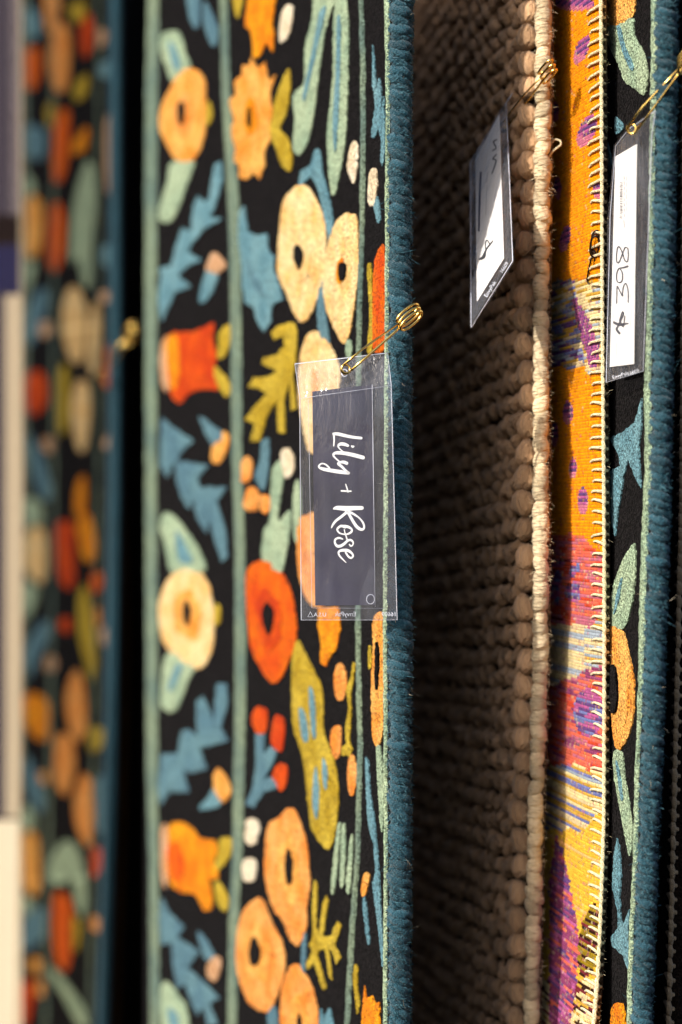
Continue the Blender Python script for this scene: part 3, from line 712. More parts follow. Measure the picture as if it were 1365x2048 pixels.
many(T8, [
 ('leaf','green',[(97,-50),(160,-50),(175,40),(115,60)]), ('flower','cream',[(130,50),(185,70),(195,200),(180,290),(150,290),(97,220),(95,110)]), ('leaf','green',[(97,280),(160,305),(130,410),(97,420)]),
 ('flower','red',[(222,40),(300,35),(305,150),(305,290),(270,320),(230,250)]), ('flower','marigold',[(312,30),(360,0),(390,120),(380,200),(340,200),(312,100)]), ('bud','orange',[(365,250),(410,240),(410,310),(370,330)]),
 ('leaf','olive',[(312,330),(340,270),(370,400),(395,560),(395,640),(370,690),(340,600),(312,480)]), ('berry','red',[(240,430),(285,420),(285,480),(245,480)]), ('bud','apricot',[(378,380),(400,380),(405,450),(385,460)]),
 ('bud','mauve',[(405,462),(435,470),(430,540),(405,520)]), ('sprig','deepblue',[(180,420),(220,470),(170,560),(120,670),(97,620),(100,540)]), ('bud','mauve',[(190,570),(230,590),(220,640),(180,630)]),
 ('flower','apricot',[(300,620),(335,660),(355,800),(345,900),(310,930),(270,850),(260,720)]), ('tulip','marigold',[(97,720),(190,740),(210,820),(190,920),(120,890),(92,820)]),
 ('flower','apricot',[(230,880),(290,890),(310,1000),(290,1100),(260,1150),(220,1080),(215,980)]), ('flower','apricot',[(325,1040),(370,1060),(385,1180),(380,1300),(355,1350),(310,1280),(292,1160)]),
 ('sprig','olive',[(356,860),(420,870),(410,950),(360,960)]), ('leaf','deepblue',[(388,1060),(430,1080),(428,1250),(390,1280)]), ('sprig','deepblue',[(100,960),(160,1060),(190,1190),(150,1200),(100,1080)]),
 ('bud','peach',[(160,1040),(205,1050),(195,1090),(165,1080)]), ('leaf','green',[(240,1310),(300,1310),(340,1400),(360,1560),(340,1640),(310,1560),(290,1450),(250,1490),(190,1470),(185,1400)]),
 ('leaf','green',[(92,1180),(130,1180),(145,1270),(92,1270)]), ('flower','peach',[(90,1280),(150,1280),(165,1420),(160,1530),(120,1540),(85,1440)]), ('leaf','green',[(85,1545),(140,1548),(110,1620)]),
 ('berry','red',[(365,1340),(410,1350),(408,1430),(368,1460)]), ('flower','orange',[(220,1510),(290,1540),(292,1700),(285,1820),(250,1850),(215,1760),(210,1620)]), ('leaf','olive',[(298,1620),(325,1640),(320,1720),(298,1760)]),
 ('sprig','deepblue',[(100,1600),(190,1580),(190,1700),(85,1760)]), ('bud','apricot',[(362,1620),(400,1620),(400,1680),(368,1670)]), ('bud','peach',[(125,1780),(170,1790),(160,1850),(120,1830)]),
 ('bud','peach',[(150,1880),(185,1880),(185,1930),(150,1940)]), ('stem','green',[(195,1810),(250,1860),(330,1960),(370,2060),(330,2070),(260,1950),(190,1840)]), ('tulip','red',[(75,1880),(140,1870),(140,1960),(110,2060),(62,2060),(62,1960)])])

# ------------------------------------------------------------------ TAUPE KNOTTED RUG
sC = Surf([(610, 1.66), (720, 1.48), (780, 1.39), (840, 1.30), (900, 1.215), (960, 1.140), (1005, 1.096), (1045, 1.066), (1079, 1.048)],
          shift=[(-300, 6), (0, 5), (300, 3), (600, 0), (1000, -1), (1300, -1), (1600, -11), (2048, -19), (2350, -24)],
          dd=[(-300, -.009), (0, -.009), (350, -.008), (600, .001), (850, -.006), (1150, -.006), (1350, .006), (1600, .012), (2048, .020)])
rugC = thing('knotted_rug', P(950, 2380, 1.25), 'chunky taupe knotted wool rug in shade with a sunlit edge', 'rug', 'rugs hanging on a display rack')
sC.body('backing', M['brownback'], rugC, thick=0.007)
def blob(name, sx, sy, sz, seed, nu=10, nv=7, egg=0.0, ply=0.0):
    V, F = [], []
    for j in range(nv + 1):
        th = math.pi * j / nv
        for i in range(nu):
            ph = 2 * math.pi * i / nu
            p = Vector((math.sin(th) * math.cos(ph), math.sin(th) * math.sin(ph), math.cos(th)))
            w = 1 + .16 * noise.noise(p * 1.6 + Vector((seed, 0, 0)))
            w *= 1 + ply * math.cos(2 * ph + 3.2 * p.z + seed)
            g = 1 + egg * p.z
            V.append((p.x * sx * w * g, p.y * sy * w * g, p.z * sz * w))
    for j in range(nv):
        for i in range(nu):
            k = (i + 1) % nu
            F.append((j * nu + i, (j + 1) * nu + i, (j + 1) * nu + k, j * nu + k))
    return V, F
def to_mesh(name, V, F, mat):
    me = bpy.data.meshes.new(name); me.from_pydata([tuple(v) for v in V], [], F)
    me.polygons.foreach_set('use_smooth', [True] * len(F)); me.update(); me.materials.append(mat); return me
knots = [to_mesh('knot', *blob('knot', 0.0066, .0056, .0072, 3.1 * i, 14, 9, egg=-.12, ply=.03 if i < 3 else .13), M['brownyarn']) for i in range(9)]
knot_geo = [blob('knot', 0.0066, .0056, .0072, 3.1 * i, 9, 6, egg=-.12, ply=.13) for i in range(6)]
def barrel(seed):
    V, F = [], []
    rnd = random.Random(seed)
    prof = [(-.53, .76), (-.40, .93), (-.15, 1.04), (.15, 1.04), (.40, .93), (.53, .76)]
    n = 12
    for z, r in prof:
        for i in range(n):
            a = 2 * math.pi * i / n
            w = 1 + .06 * math.sin(3 * a + seed + z * 3)
            V.append((math.cos(a) * .0040 * r * w, math.sin(a) * .0039 * r * w, z * .0076 + .0012 * math.sin(a + seed)))
    for j in range(len(prof) - 1):
        for i in range(n):
            k = (i + 1) % n; F.append((j * n + i, j * n + k, (j + 1) * n + k, (j + 1) * n + i))
    F.append(tuple(range(n))[::-1]); F.append(tuple((len(prof) - 1) * n + i for i in range(n)))
    return V, F
barrels = [to_mesh('edge_wrap', *barrel(i), M['brownedge']) for i in range(4)]
p = -40
while p < 2090:
    c, t, nrm, up = sC.frame(1083, p)
    R = Matrix.Rotation(random.uniform(-.18, .18), 4, 'X') @ Matrix.Rotation(random.uniform(-.15, .15), 4, 'Y')
    place('edge_wrap', random.choice(barrels), None, rugC, frame(c + t * random.uniform(-.0006, .0006), t, nrm, up, random.uniform(.92, 1.1)) @ R)
    p += 26.5 * random.uniform(.86, 1.14)
def fuzz(surf, pr, r, parent, mat, count, lo=.0012, hi=.004, wd=.00008, out=.6, top=-20, bot=2070):
    V, F = [], []
    for i in range(count):
        py = random.uniform(top, bot); c, t, nrm, up = surf.frame(pr, py)
        a = random.uniform(-1.9, 1.9); rad = t * math.cos(a) + nrm * math.sin(a)
        d = (rad * random.uniform(0, out) + up * random.uniform(-1, 1) + t * random.uniform(-.6, .6) + nrm * random.uniform(-.6, .6)).normalized()
        L = random.uniform(lo, hi); s_ = c + rad * r * random.uniform(.9, 1.05); w = d.orthogonal().normalized() * wd * random.uniform(.7, 1.3)
        m = s_ + d * L * .5 + rad * L * .12
        e = m + (d + Vector((random.uniform(-.7, .7), random.uniform(-.7, .7), random.uniform(-.7, .7)))).normalized() * L * .5
        b = len(V); V += [s_ - w, s_ + w, m + w, m - w, e]; F += [(b, b + 1, b + 2, b + 3), (b + 3, b + 2, b + 4)]
    return mesh_obj('fibre_fuzz', V, F, mat, parent, smooth=False, stuff=True)
fuzz(sC, 1083, .0042, rugC, M['brownedge'], 2600)
fuzz(sC, 1046, .0068, rugC, M['brownyarn'], 2600)
fuzz(sA, 800, .0060, rugA, M['ivory'], 60, lo=.002, hi=.007, wd=.00007)['kind'] = 'stuff'
fuzz(sD, 1318, .0050, rugD, M['ivory'], 50, lo=.002, hi=.007, wd=.00007)
# loops row by row; nearest 300 single, the rest one mass
arcC = sC.arc[-1]; cand = []
col = 0; s = arcC - .0098
RP = .0134
while s > 0.015:
    pr = float(np.interp(s, sC.arc, sC.c)); d = float(np.interp(pr, sC.c, sC.d))
    z = CZ + .42
    k = 0
    RP = .0134 if col == 0 else .0110
    while z > CZ - .44:
        zz_ = z + (0 if col == 0 else ((col % 2) * .0026 - (arcC - s) * .07)) + random.uniform(-.0013, .0013)
        cand.append((col, pr + random.uniform(-2.2, 2.2), 1024 - (zz_ - CZ) / (K * d), d))
        z -= RP; k += 1
    s -= .0098 if col == 0 else random.uniform(.0066, .0076); col += 1
vis = [c for c in cand if -20 < c[2] < 2068]   # in the photo's height
vis.sort(key=lambda c: c[0])
single = set(id(c) for c in vis[:300])
Vr, Fr = [], []
for cnd in cand:
    colm, pr, q, d = cnd
    c, t, nrm, up = sC.frame(pr, q)
    lean = (0.5 if colm % 2 else -.2) + random.uniform(-.3, .3)
    if colm == 0: lean = -.18 + random.uniform(-.08, .08)
    sc = random.uniform(.96, 1.10) if colm == 0 else random.uniform(.54, .76) * (1.12 if colm == 1 else 1)
    Mx = frame(c + nrm * random.uniform(.0006, .0030), t, nrm, up, sc) @ Matrix.Rotation(lean, 4, 'Y') @ Matrix.Rotation(random.uniform(-.3, .3), 4, 'X') @ Matrix.Diagonal((1 if colm == 0 else .86, 1, 1, 1))
    if id(cnd) in single:
        place('knot', random.choice(knots[:3] if colm == 0 else knots[3:]), None, rugC, Mx)
    else:
        gv, gf = random.choice(knot_geo); b = len(Vr)
        Vr += [Mx @ Vector(v) for v in gv]; Fr += [tuple(i + b for i in f) for f in gf]
mesh_obj('knots_beyond', Vr, Fr, M['brownyarn'], rugC, stuff=True)
# pale loose thread hooking off the edge
V, F = tube_geo([P(*q) for q in spline([(1096, 318, 1.04), (1104, 306, 1.038), (1113, 297, 1.036), (1122, 290, 1.036), (1121, 282, 1.037), (1112, 279, 1.038), (1106, 281, 1.04)], 5)], .0005, 6)
mesh_obj('loose_thread', V, F, M['thread'], rugC)

# ------------------------------------------------------------------ ORANGE KILIM
sY = Surf([(1060, 1.13), (1100, 1.085), (1132, 1.056), (1155, 1.035), (1180, 1.016), (1208, 1.001)],
          shift=[(-300, -4), (0, -3), (300, -1), (600, 0), (1100, 4), (1400, 4), (1650, 3), (1850, -4), (1950, -9), (2048, -17), (2350, -35)])
rugY = thing('kilim_rug', P(1150, 2380, 1.05), 'thin orange and pink woven kilim with cream stitched edge', 'rug', 'rugs hanging on a display rack')
def inpoly(x, y, poly):
    c = False; n = len(poly)
    for i in range(n):
        x1, y1 = poly[i]; x2, y2 = poly[i - 1]
        if (y1 > y) != (y2 > y) and x < (x2 - x1) * (y - y1) / (y2 - y1) + x1: c = not c
    return c
CO = {k: dye(*v) for k, v in dict(orange=(248, 160, 4), amber=(236, 134, 10), magenta=(182, 92, 150), pink=(210, 122, 150), violet=(104, 70, 130), coral=(228, 108, 84),
      red=(210, 76, 50), rose=(196, 108, 130), periwinkle=(116, 124, 180), cream=(236, 216, 158), mustard=(204, 162, 64), paleblue=(164, 176, 190), sand=(226, 204, 158),
      yellow=(232, 184, 60), blush=(236, 178, 110), olive=(150, 124, 24), dark=(52, 26, 14), plum=(146, 66, 110), grey=(128, 126, 116), wine=(120, 40, 50)).items()}
spots = [((1165, 100), 13, 30, .35), ((1175, 262), 17, 32, .35), ((1196, 380), 9, 18, 0), ((1131, 478), 10, 28, .2), ((1137, 826), 10, 24, 0), ((1147, 937), 8, 21, 0), ((1167, 1003), 10, 28, 0),
         ((1112, 225), 7, 20, 0), ((1116, 376), 8, 24, 0), ((1110, 870), 8, 26, 0), ((1150, 8), 40, 14, -.1), ((1108, 660), 9, 30, 0)]
magwedge = [(1112, 1668), (1126, 1690), (1134, 1740), (1146, 1800), (1158, 1860), (1158, 1930), (1150, 1990), (1140, 2060), (1100, 2060), (1100, 1760)]
stripe = [(1146, 600), (1156, 596), (1176, 640), (1200, 690), (1198, 735), (1182, 735), (1168, 690)]
olivep = [(1192, 1800), (1172, 1830), (1158, 1880), (1152, 1925), (1168, 1955), (1188, 1945), (1196, 1900), (1202, 1840)]
def streak(row, i, pal, seed=0):
    r = random.Random(row * 31 + seed + int(i / (11 + row % 9)) * 7)
    return CO[r.choice(pal)]
def kcol(px, py, row, i):
    dx = noise.noise(Vector((px * .08, row * .7, 0))) * 6
    dy = noise.noise(Vector((px * .06, row * .05, 5))) * 10
    x, y = px + dx, py + dy
    if inpoly(x, y, stripe): return CO['magenta'] if (row + i) % 3 else CO['violet']
    if 560 < y < 745:
        if px > 1150 + (y - 560) * .12 and y < 745: return streak(row, i, ['cream', 'cream', 'sand', 'mustard', 'paleblue'])
        if y < 735: return streak(row, i, ['grey', 'paleblue', 'mustard', 'sand', 'periwinkle', 'violet'], 2)
    for (cx, cy), a, b, sk in spots:
        u = (px - cx) + (py - cy) * sk; v = py - cy
        if (u / a) ** 2 + (v / b) ** 2 < 1: return (CO['magenta'] if row % 2 else CO['violet']) if v < b * .3 else CO['pink']
    e = 1070 + max(0, px - 1165) * 1.1
    if y < e: 
        return CO['orange'] if random.random() < .8 else CO['amber']
    if y < 1252 - max(0, px - 1185) * 1.5:
        if y < 1105: return streak(row, i, ['coral', 'coral', 'red', 'rose'])
        if 1125 < y < 1215 and px < 1160 and noise.noise(Vector((px * .05, py * .035, 2))) > .0: return streak(row, i, ['periwinkle', 'magenta', 'violet'])
        return streak(row, i, ['rose', 'coral', 'coral', 'rose', 'red', 'wine' if row % 4 == 0 else 'coral'], 1)
    if y < 1345 + max(0, 1165 - px) * .4 - max(0, px - 1165) * .4: return streak(row, 0, ['sand', 'paleblue', 'cream', 'mustard', 'sand', 'paleblue'], int(px > 1170))
    if y < 1530 + max(0, px - 1150) * .25:
        r2 = ((px - 1178) / 30) ** 2 + ((py - 1425) / 48) ** 2
        if r2 < 1: return streak(row, i, ['periwinkle', 'magenta', 'magenta', 'violet'], 4)
        return streak(row, i, ['coral', 'red', 'rose', 'plum', 'coral'], 5)
    if inpoly(x, y, magwedge): return streak(row, i, ['magenta', 'plum', 'plum', 'violet', 'coral'], 6) if y < 2100 else CO['plum']
    if inpoly(x, y, olivep): return CO['dark'] if row % 3 == 0 else (CO['olive'] if row % 5 else CO['wine'])
    if y < 1660 - max(0, px - 1170) * 1.2: 
        return streak(row, int(px > 1150), ['sand', 'paleblue', 'mustard', 'cream', 'mustard', 'periwinkle'], 8)
    if y < 1960: return CO['blush'] if (row // 3) % 6 == 0 and row % 2 else CO['yellow']
    return streak(row, i, ['cream', 'sand', 'mustard', 'wine', 'dark', 'cream'], 9)
nu = int(sY.arc[-1] / .00125); pitch_v = .00155
rows = int(.72 / pitch_v)
prs = np.interp(np.linspace(0, sY.arc[-1], nu + 1), sY.arc, sY.c)
z0 = CZ + .36
V, F, FC = [], [], []
zz = z0 - np.arange(rows + 1) * pitch_v
gridp = np.zeros((rows + 1, nu + 1, 3)); gpx = np.zeros((rows + 1, nu + 1)); gpy = np.zeros((rows + 1, nu + 1))
dcol = np.interp(prs, sY.c, sY.d); arcs = np.linspace(0, sY.arc[-1], nu + 1)
for j in range(rows + 1):
    zrow = zz[j] - arcs * .0
    pyr = 1024 - (zrow - CZ) / (K * dcol)
    gridp[j] = sY.pts(prs, pyr, 0.0, True)
    gpx[j] = prs + sY.shift(pyr); gpy[j] = pyr
txY = np.interp(prs, sY.c, sY.tx); tyY = np.interp(prs, sY.c, sY.ty)
for j in range(rows):
    for i in range(nu):
        q = np.array([gridp[j, i], gridp[j + 1, i], gridp[j + 1, i + 1], gridp[j, i + 1]])
        m = q.mean(0)
        h = .00075 if (i + j) % 2 else .00040
        m = m + np.array([tyY[i], -txY[i], 0]) * h
        b = len(V); V += q.tolist() + [m.tolist()]
        c = kcol((gpx[j, i] + gpx[j, i + 1]) / 2, (gpy[j, i] + gpy[j + 1, i]) / 2, j, i)
        if random.random() < .16 and c is not CO['orange']:
            c2 = CO[random.choice(('sand', 'mustard', 'plum', 'rose', 'grey'))]; c = tuple(.45 * p_ + .55 * q_ for p_, q_ in zip(c, c2))
        w = random.uniform(.78, 1.08) * (1.0 if j % 2 else .84) * (1.04 if i % 2 else .92)
        for k in range(4):
            F.append((b + k, b + (k + 1) % 4, b + 4)); FC.append((c[0] * w, c[1] * w, c[2] * w, 1))
me = bpy.data.meshes.new('woven_face'); me.from_pydata(V, [], F); me.update()
at = me.color_attributes.new('weave_colour', 'FLOAT_COLOR', 'CORNER')
at.data.foreach_set('color', np.repeat(np.array(FC, dtype=np.float32), 3, axis=0).ravel())
link('woven_face', me, M['weave'], rugY)
sYb = Surf([(c, d + .0006) for c, d in zip(sY.c[::20], sY.d[::20])], shift=sY.sh)
sYb.body('backing', M['backing'], rugY, thick=0.0025, top=-430, bot=2430)
def stitch_mesh(mat, L=.0098, r=.00066, seed=0):
    V, F = [], []
    rnd = random.Random(seed)
    a = rnd.uniform(-.0006, .0006)
    pts = spline([(-L, .0002, a - .0008), (-L * .72, .0008, a), (-L * .3, .0010, a * .5), (0.0004, .0014, 0), (.0020, .0007, -.0003), (.0018, -.0012, -.0006)], 3)
    tube_geo([tuple(p) for p in pts], [r * (.8 + .35 * min(1, k / 6)) for k in range(len(pts))], 6, V=V, F=F)
    pts = spline([(.0012, .0012, .0034), (.0024, .0014, .0016), (.0026, .0012, 0), (.0022, .0012, -.0022), (.0012, .0008, -.0034)], 3)
    tube_geo([tuple(p) for p in pts], [r * (1.0 + .65 * math.sin(math.pi * k / (len(pts) - 1))) for k in range(len(pts))], 7, V=V, F=F)
    return to_mesh('stitch', V, F, mat)
sm = [stitch_mesh(M['thread'], seed=i, L=.0132 + .0016 * math.sin(i * 2)) for i in range(5)]
p = -30
while p < 2080:
    c, t, nrm, up = sY.frame(1207, p)
    place('stitch', random.choice(sm), None, rugY, frame(c + nrm * .0003, t, nrm, up, random.uniform(.95, 1.05)) @ Matrix.Rotation(random.uniform(-.06, .10), 4, 'Y'))
    p += 21.5 * random.uniform(.93, 1.07)

fuzz(sY, 1209, .0018, rugY, M['thread'], 350, hi=.003, wd=.00006)
# ------------------------------------------------------------------ RUG E (brown, stitched, right edge) and neighbours in the dark gaps
sE = Surf([(1270, 1.10), (1320, 1.045), (1356, 1.004)], shift=[(-300, 25), (0, 20), (1000, 13), (1400, 3), (2048, -13), (2350, -20)])
rugE = thing('stitched_rug', P(1340, 2380, 1.03), 'dark brown rug with tan whipstitched edge at right border', 'rug', 'rugs hanging on a display rack')
sE.body('pile', M['darkrug'], rugE)
se = [stitch_mesh(M['brownthread'], L=.0115, r=.00095, seed=20 + i) for i in range(3)]
p = 120
while p < 2080:
    c, t, nrm, up = sE.frame(1355, p)
    place('stitch', random.choice(se), None, rugE, frame(c + nrm * .0003, t, nrm, up, random.uniform(.95, 1.08)))
    p += 27 * random.uniform(.92, 1.08)
sH = Surf([(1310, 1.16), (1360, 1.09), (1450, 1.0)])
rugH = thing('plain_rug', P(1380, 2380, 1.08), 'plain dark brown rug at the extreme right border', 'rug', 'rugs hanging on a display rack')
sH.body('pile', M['darkrug'], rugH)
sF = Surf([(190, 2.35), (235, 2.10), (290, 1.80), (335, 1.60)])
rugF = thing('plain_rug', P(270, 2300, 1.9), 'plain dark brown rug in the black gap left of the pale green border', 'rug', 'rugs hanging on a display rack')
sF.body('pile', M['darkrug'], rugF, top=-220, bot=2260)
sG = Surf([(190, 1.99), (222, 1.84), (238, 1.765)], shift=[(0, -8), (900, -3), (1100, 4), (1300, 8), (1600, 2), (2048, -12), (2350, -18)])
rugG = thing('plain_rug', P(220, 2300, 1.87), 'brown rug edge showing beside the blurred flowered rug', 'rug', 'rugs hanging on a display rack')
sG.body('pile', M['rust'], rugG, top=-220, bot=2260, thick=.005)
# ------------------------------------------------------------------ banded strip far left, made sheer to half-shade rug B
sL = Surf([(-190, 2.15), (-60, 1.87), (10, 1.735), (42, 1.675)], shift=[(0, 0), (1000, 3), (1500, 0), (2048, -9)])
rugL = thing('striped_panel', P(0, 2350, 1.9), 'blurred grey and cream banded panel at the extreme left border, made sheer to half-shade the flowered rug', 'cloth')
def sheer(name, c, let=0.33):
    """Part see-through, set so the panel only half-shades the flowered rug."""
    m, n, l, b = new_mat(name); n.remove(b); out = n['Material Output']
    geo = n.new('ShaderNodeNewGeometry')
    nz = n.new('ShaderNodeTexNoise'); nz.inputs['Scale'].default_value = 160
    l.new(geo.outputs['Position'], nz.inputs['Vector'])
    mr = n.new('ShaderNodeMapRange'); mr.inputs['To Min'].default_value = let - .12; mr.inputs['To Max'].default_value = let + .12
    l.new(nz.outputs['Fac'], mr.inputs['Value'])
    df = n.new('ShaderNodeBsdfDiffuse'); df.inputs['Color'].default_value = (*c, 1)
    tl = n.new('ShaderNodeBsdfTranslucent'); tl.inputs['Color'].default_value = (*c, 1)
    tr = n.new('ShaderNodeBsdfTransparent')
    m0 = n.new('ShaderNodeMixShader'); m0.inputs[0].default_value = .3
    l.new(df.outputs[0], m0.inputs[1]); l.new(tl.outputs[0], m0.inputs[2])
    m1 = n.new('ShaderNodeMixShader'); l.new(mr.outputs[0], m1.inputs[0])
    l.new(m0.outputs[0], m1.inputs[1]); l.new(tr.outputs[0], m1.inputs[2])
    l.new(m1.outputs[0], out.inputs['Surface'])
    return m
Lm = {k: sheer('sheer_' + k, dye(*v, 1.0)) for k, v in dict(grey=(112, 104, 108), black=(30, 24, 26), navy=(40, 42, 76), sand=(196, 180, 154), cream=(238, 224, 196), violet=(68, 64, 76)).items()}
for a, b, l_, r_, mt in ((-320, 430, -185, 20, 'violet'), (-320, 430, 20, 42, 'grey'), (430, 490, -185, 42, 'black'), (490, 590, -185, 42, 'navy'), (590, 1640, -185, 8, 'violet'), (590, 1640, 8, 42, 'sand'), (1640, 2370, -185, 42, 'cream')):
    strip(sL, 'woven_band', [(a, l_, r_), (b - .5, l_, r_)], Lm[mt], rugL, lift=.0004, jit=.3)
V, F = [], []
py = np.arange(-320, 2370, 40.0)
tube_geo([Vector(p) for p in sL.pts(np.full(len(py), 42.0), py, 0, True)], .0012, 8, V=V, F=F)
mesh_obj('hem', V, F, Lm['sand'], rugL)
sN = Surf([(-260, 3.1), (300, 3.0), (900, 3.0), (1500, 3.05)])  # added sheet, keeps sky from showing through gaps between rugs
backdropN = thing('added_backdrop', P(0, 2300, 3.0), 'added dark brown backdrop hiding the sky behind all the rugs', 'cloth')
sN.body('backdrop_face', M['darkrug'], backdropN, top=-100, bot=2150)

# ------------------------------------------------------------------ safety pins
def safety_pin(name, coil, head, view, label, mat, s=1.0, sep=.0032, sink=None, gap_side=1):
    """coil and head are world points; view points towards the viewer."""
    ax = (head - coil); L = ax.length; ax.normalize()
    vw = (view - ax * view.dot(ax)).normalized(); sd = ax.cross(vw) * gap_side
    root = thing(name, coil, label, 'safety pin', 'safety pins holding tags')
    r = .0006 * s; cr = .0021 * s
    Q = lambda a, b, c: coil + ax * a + sd * b + vw * c
    V, F = [], []
    pts = [Q(-cr * math.cos(q) * 1.0 , cr * math.sin(q), r * 2.1 * (q / 6.28 - .7)) for q in np.linspace(-.5 * math.pi, 2.6 * math.pi, 34)]
    tube_geo(pts, r, 8, V=V, F=F); mesh_obj('coil', V, F, mat, root)
    V, F = [], []
    tube_geo([Q(0, -cr, -r), Q(L * .3, -cr * .9, -r), Q(L * .8, -cr * .6, 0), Q(L, -cr * .3, 0)], r, 8, V=V, F=F); mesh_obj('arm', V, F, mat, root)
    V, F = [], []
    dk = sink if sink is not None else 0
    tube_geo([Q(0, cr, r * 1.5), Q(L * .3, cr * .95 + sep * .1, r), Q(L * .6, cr * .8 + sep * .15, -dk), Q(L * .95, cr * .4, -dk * .6)], [r, r * .95, r * .9, r * .7], 8, V=V, F=F); mesh_obj('needle', V, F, mat, root)
    for k, off in enumerate((-1.0, 0.0, 1.0)):
        V, F = [], []
        a0, a1 = L * .97 - .002 * s, L * .97 + .0115 * s
        w = .0026 * s
        mid = (a0 + a1) / 2; hl = (a1 - a0) / 2
        pts = []
        for q in np.linspace(0, 2 * math.pi, 28, endpoint=False):
            e = math.copysign(abs(math.cos(q)) ** .8, math.cos(q))
            pts.append(Q(mid + hl * e + off * .0009 * s, off * .0020 * s + w * math.sin(q) * .75, off * -.0016 * s + w * math.sin(q) * .7))
        tube_geo(pts, r * 1.05, 8, closed=True, V=V, F=F); mesh_obj('clasp_loop', V, F, mat, root)
    return root
CAMV = Vector((0, -1, 0))
safety_pin('safety_pin', P(692, 738, .976), P(808, 643, .984), CAMV, 'gold safety pin through the slate Lily + Rose tag', M['brass'], sink=.006, gap_side=-1)
safety_pin('safety_pin', P(1010, 250, 1.064), P(1090, 150, 1.024), Vector((.25, -1, 0)), 'gold safety pin on the taupe knotted rug, holding the slanted tag', M['brass'], sink=.0, gap_side=-1, s=.95)
safety_pin('safety_pin', P(1264, 258, .940), P(1368, 128, .922), Vector((-.45, -1, 0)), 'gold safety pin holding the $398 tag', M['brass'], sink=.002, gap_side=-1)
safety_pin('safety_pin', P(202, 752, 1.718), P(256, 676, 1.694), CAMV, 'blurred gold safety pin at far left, beside the black gap', M['brass'], sink=.002, gap_side=-1, s=1.3)
safety_pin('safety_pin', P(1181, 562, 1.0155), P(1189, 500, 1.008), Vector((-1, -.6, 0)), 'thin blackened looped mark on the cream stitched kilim edge, modelled as a pin', M['blackish'], s=.8, sink=.0, gap_side=-1)  # dark looped mark on the kilim, modelled as a pin

# ------------------------------------------------------------------ tags
def plane_hit(px, py, o, n):
    d = Vector(((px - 682.5) * K, 1.0, -(py - 1024) * K)); c = Vector((0, 0, CZ))
    return c + d * ((o - c).dot(n) / d.dot(n))

def ribbon(name, strokes, T, o, n, mat, parent, off=.0002, per=6):
    """Pen strokes (x, y, width) laid flat on a card plane."""
    V, F = [], []
    for st in strokes:
        pts = [tuple(p) if len(p) == 3 else (*p, 12) for p in st]
        c = np.array(spline(pts, per))
        d = np.gradient(c[:, :2], axis=0); ln = np.hypot(d[:, 0], d[:, 1]) + 1e-9
        nx, ny = -d[:, 1] / ln, d[:, 0] / ln; w = np.maximum(c[:, 2], 4) / 2
        b = len(V); m = len(c)
        for k in range(m):
            for sg in (1, -1):
                q = T([(c[k, 0] + sg * nx[k] * w[k], c[k, 1] + sg * ny[k] * w[k])])[0]
                V.append(plane_hit(*q, o, n) + n * off)
        for k in range(m - 1): F.append((b + 2 * k, b + 2 * k + 1, b + 2 * k + 3, b + 2 * k + 2))
        for k in (0, m - 1):                       # rounded ends
            cc = len(V); q = T([(c[k, 0], c[k, 1])])[0]; V.append(plane_hit(*q, o, n) + n * (off + .00001))
            for a in range(8):
                an = 2 * math.pi * a / 8
                q = T([(c[k, 0] + math.cos(an) * w[k], c[k, 1] + math.sin(an) * w[k])])[0]
                V.append(plane_hit(*q, o, n) + n * (off + .00001))
            for a in range(8): F.append((cc, cc + 1 + a, cc + 1 + (a + 1) % 8))
    return mesh_obj(name, V, F, mat, parent, smooth=False)

def sheet(name, rows, mat, parent, nx=8, off=0.0, thick=.00018, bulge=0.0):
    """Flexible sheet through rows of (left point, right point)."""
    fine = []
    for i in range(len(rows) - 1):
        for k in range(6):
            u = k / 6; fine.append((rows[i][0].lerp(rows[i + 1][0], u), rows[i][1].lerp(rows[i + 1][1], u)))
    fine.append(rows[-1]); V = []
    L0 = len(fine)
    for j, (a, b) in enumerate(fine):
        dv = (fine[min(j + 1, L0 - 1)][0] - fine[max(j - 1, 0)][0]); n = (b - a).cross(dv).normalized()
        if n.y > 0: n = -n
        for i in range(nx + 1):
            u = i / nx
            V.append(a.lerp(b, u) + n * (off + bulge * math.sin(math.pi * u) * math.sin(math.pi * j / (L0 - 1)) + .0008 * noise.noise(Vector((u * 2.6, j * .20, off * 900)))))
    N = nx + 1; F = []
    for j in range(L0 - 1):
        for i in range(nx): a = j * N + i; F.append((a, a + N, a + N + 1, a + 1))
    return mesh_obj(name, V, F, mat, parent)

def box_card(name, q, n, mat, parent, th=.0003):
    V = [p for p in q] + [p - n * th for p in q]
    F = [(0, 1, 2, 3), (7, 6, 5, 4)] + [(i, i + 4, (i + 1) % 4 + 4, (i + 1) % 4) for i in range(4)]
    return mesh_obj(name, V, F, mat, parent, smooth=False)

def outline(name, pts, r, mat, parent, closed=True):
    V, F = tube_geo(pts, r, 5, closed=closed); return mesh_obj(name, V, F, mat, parent)

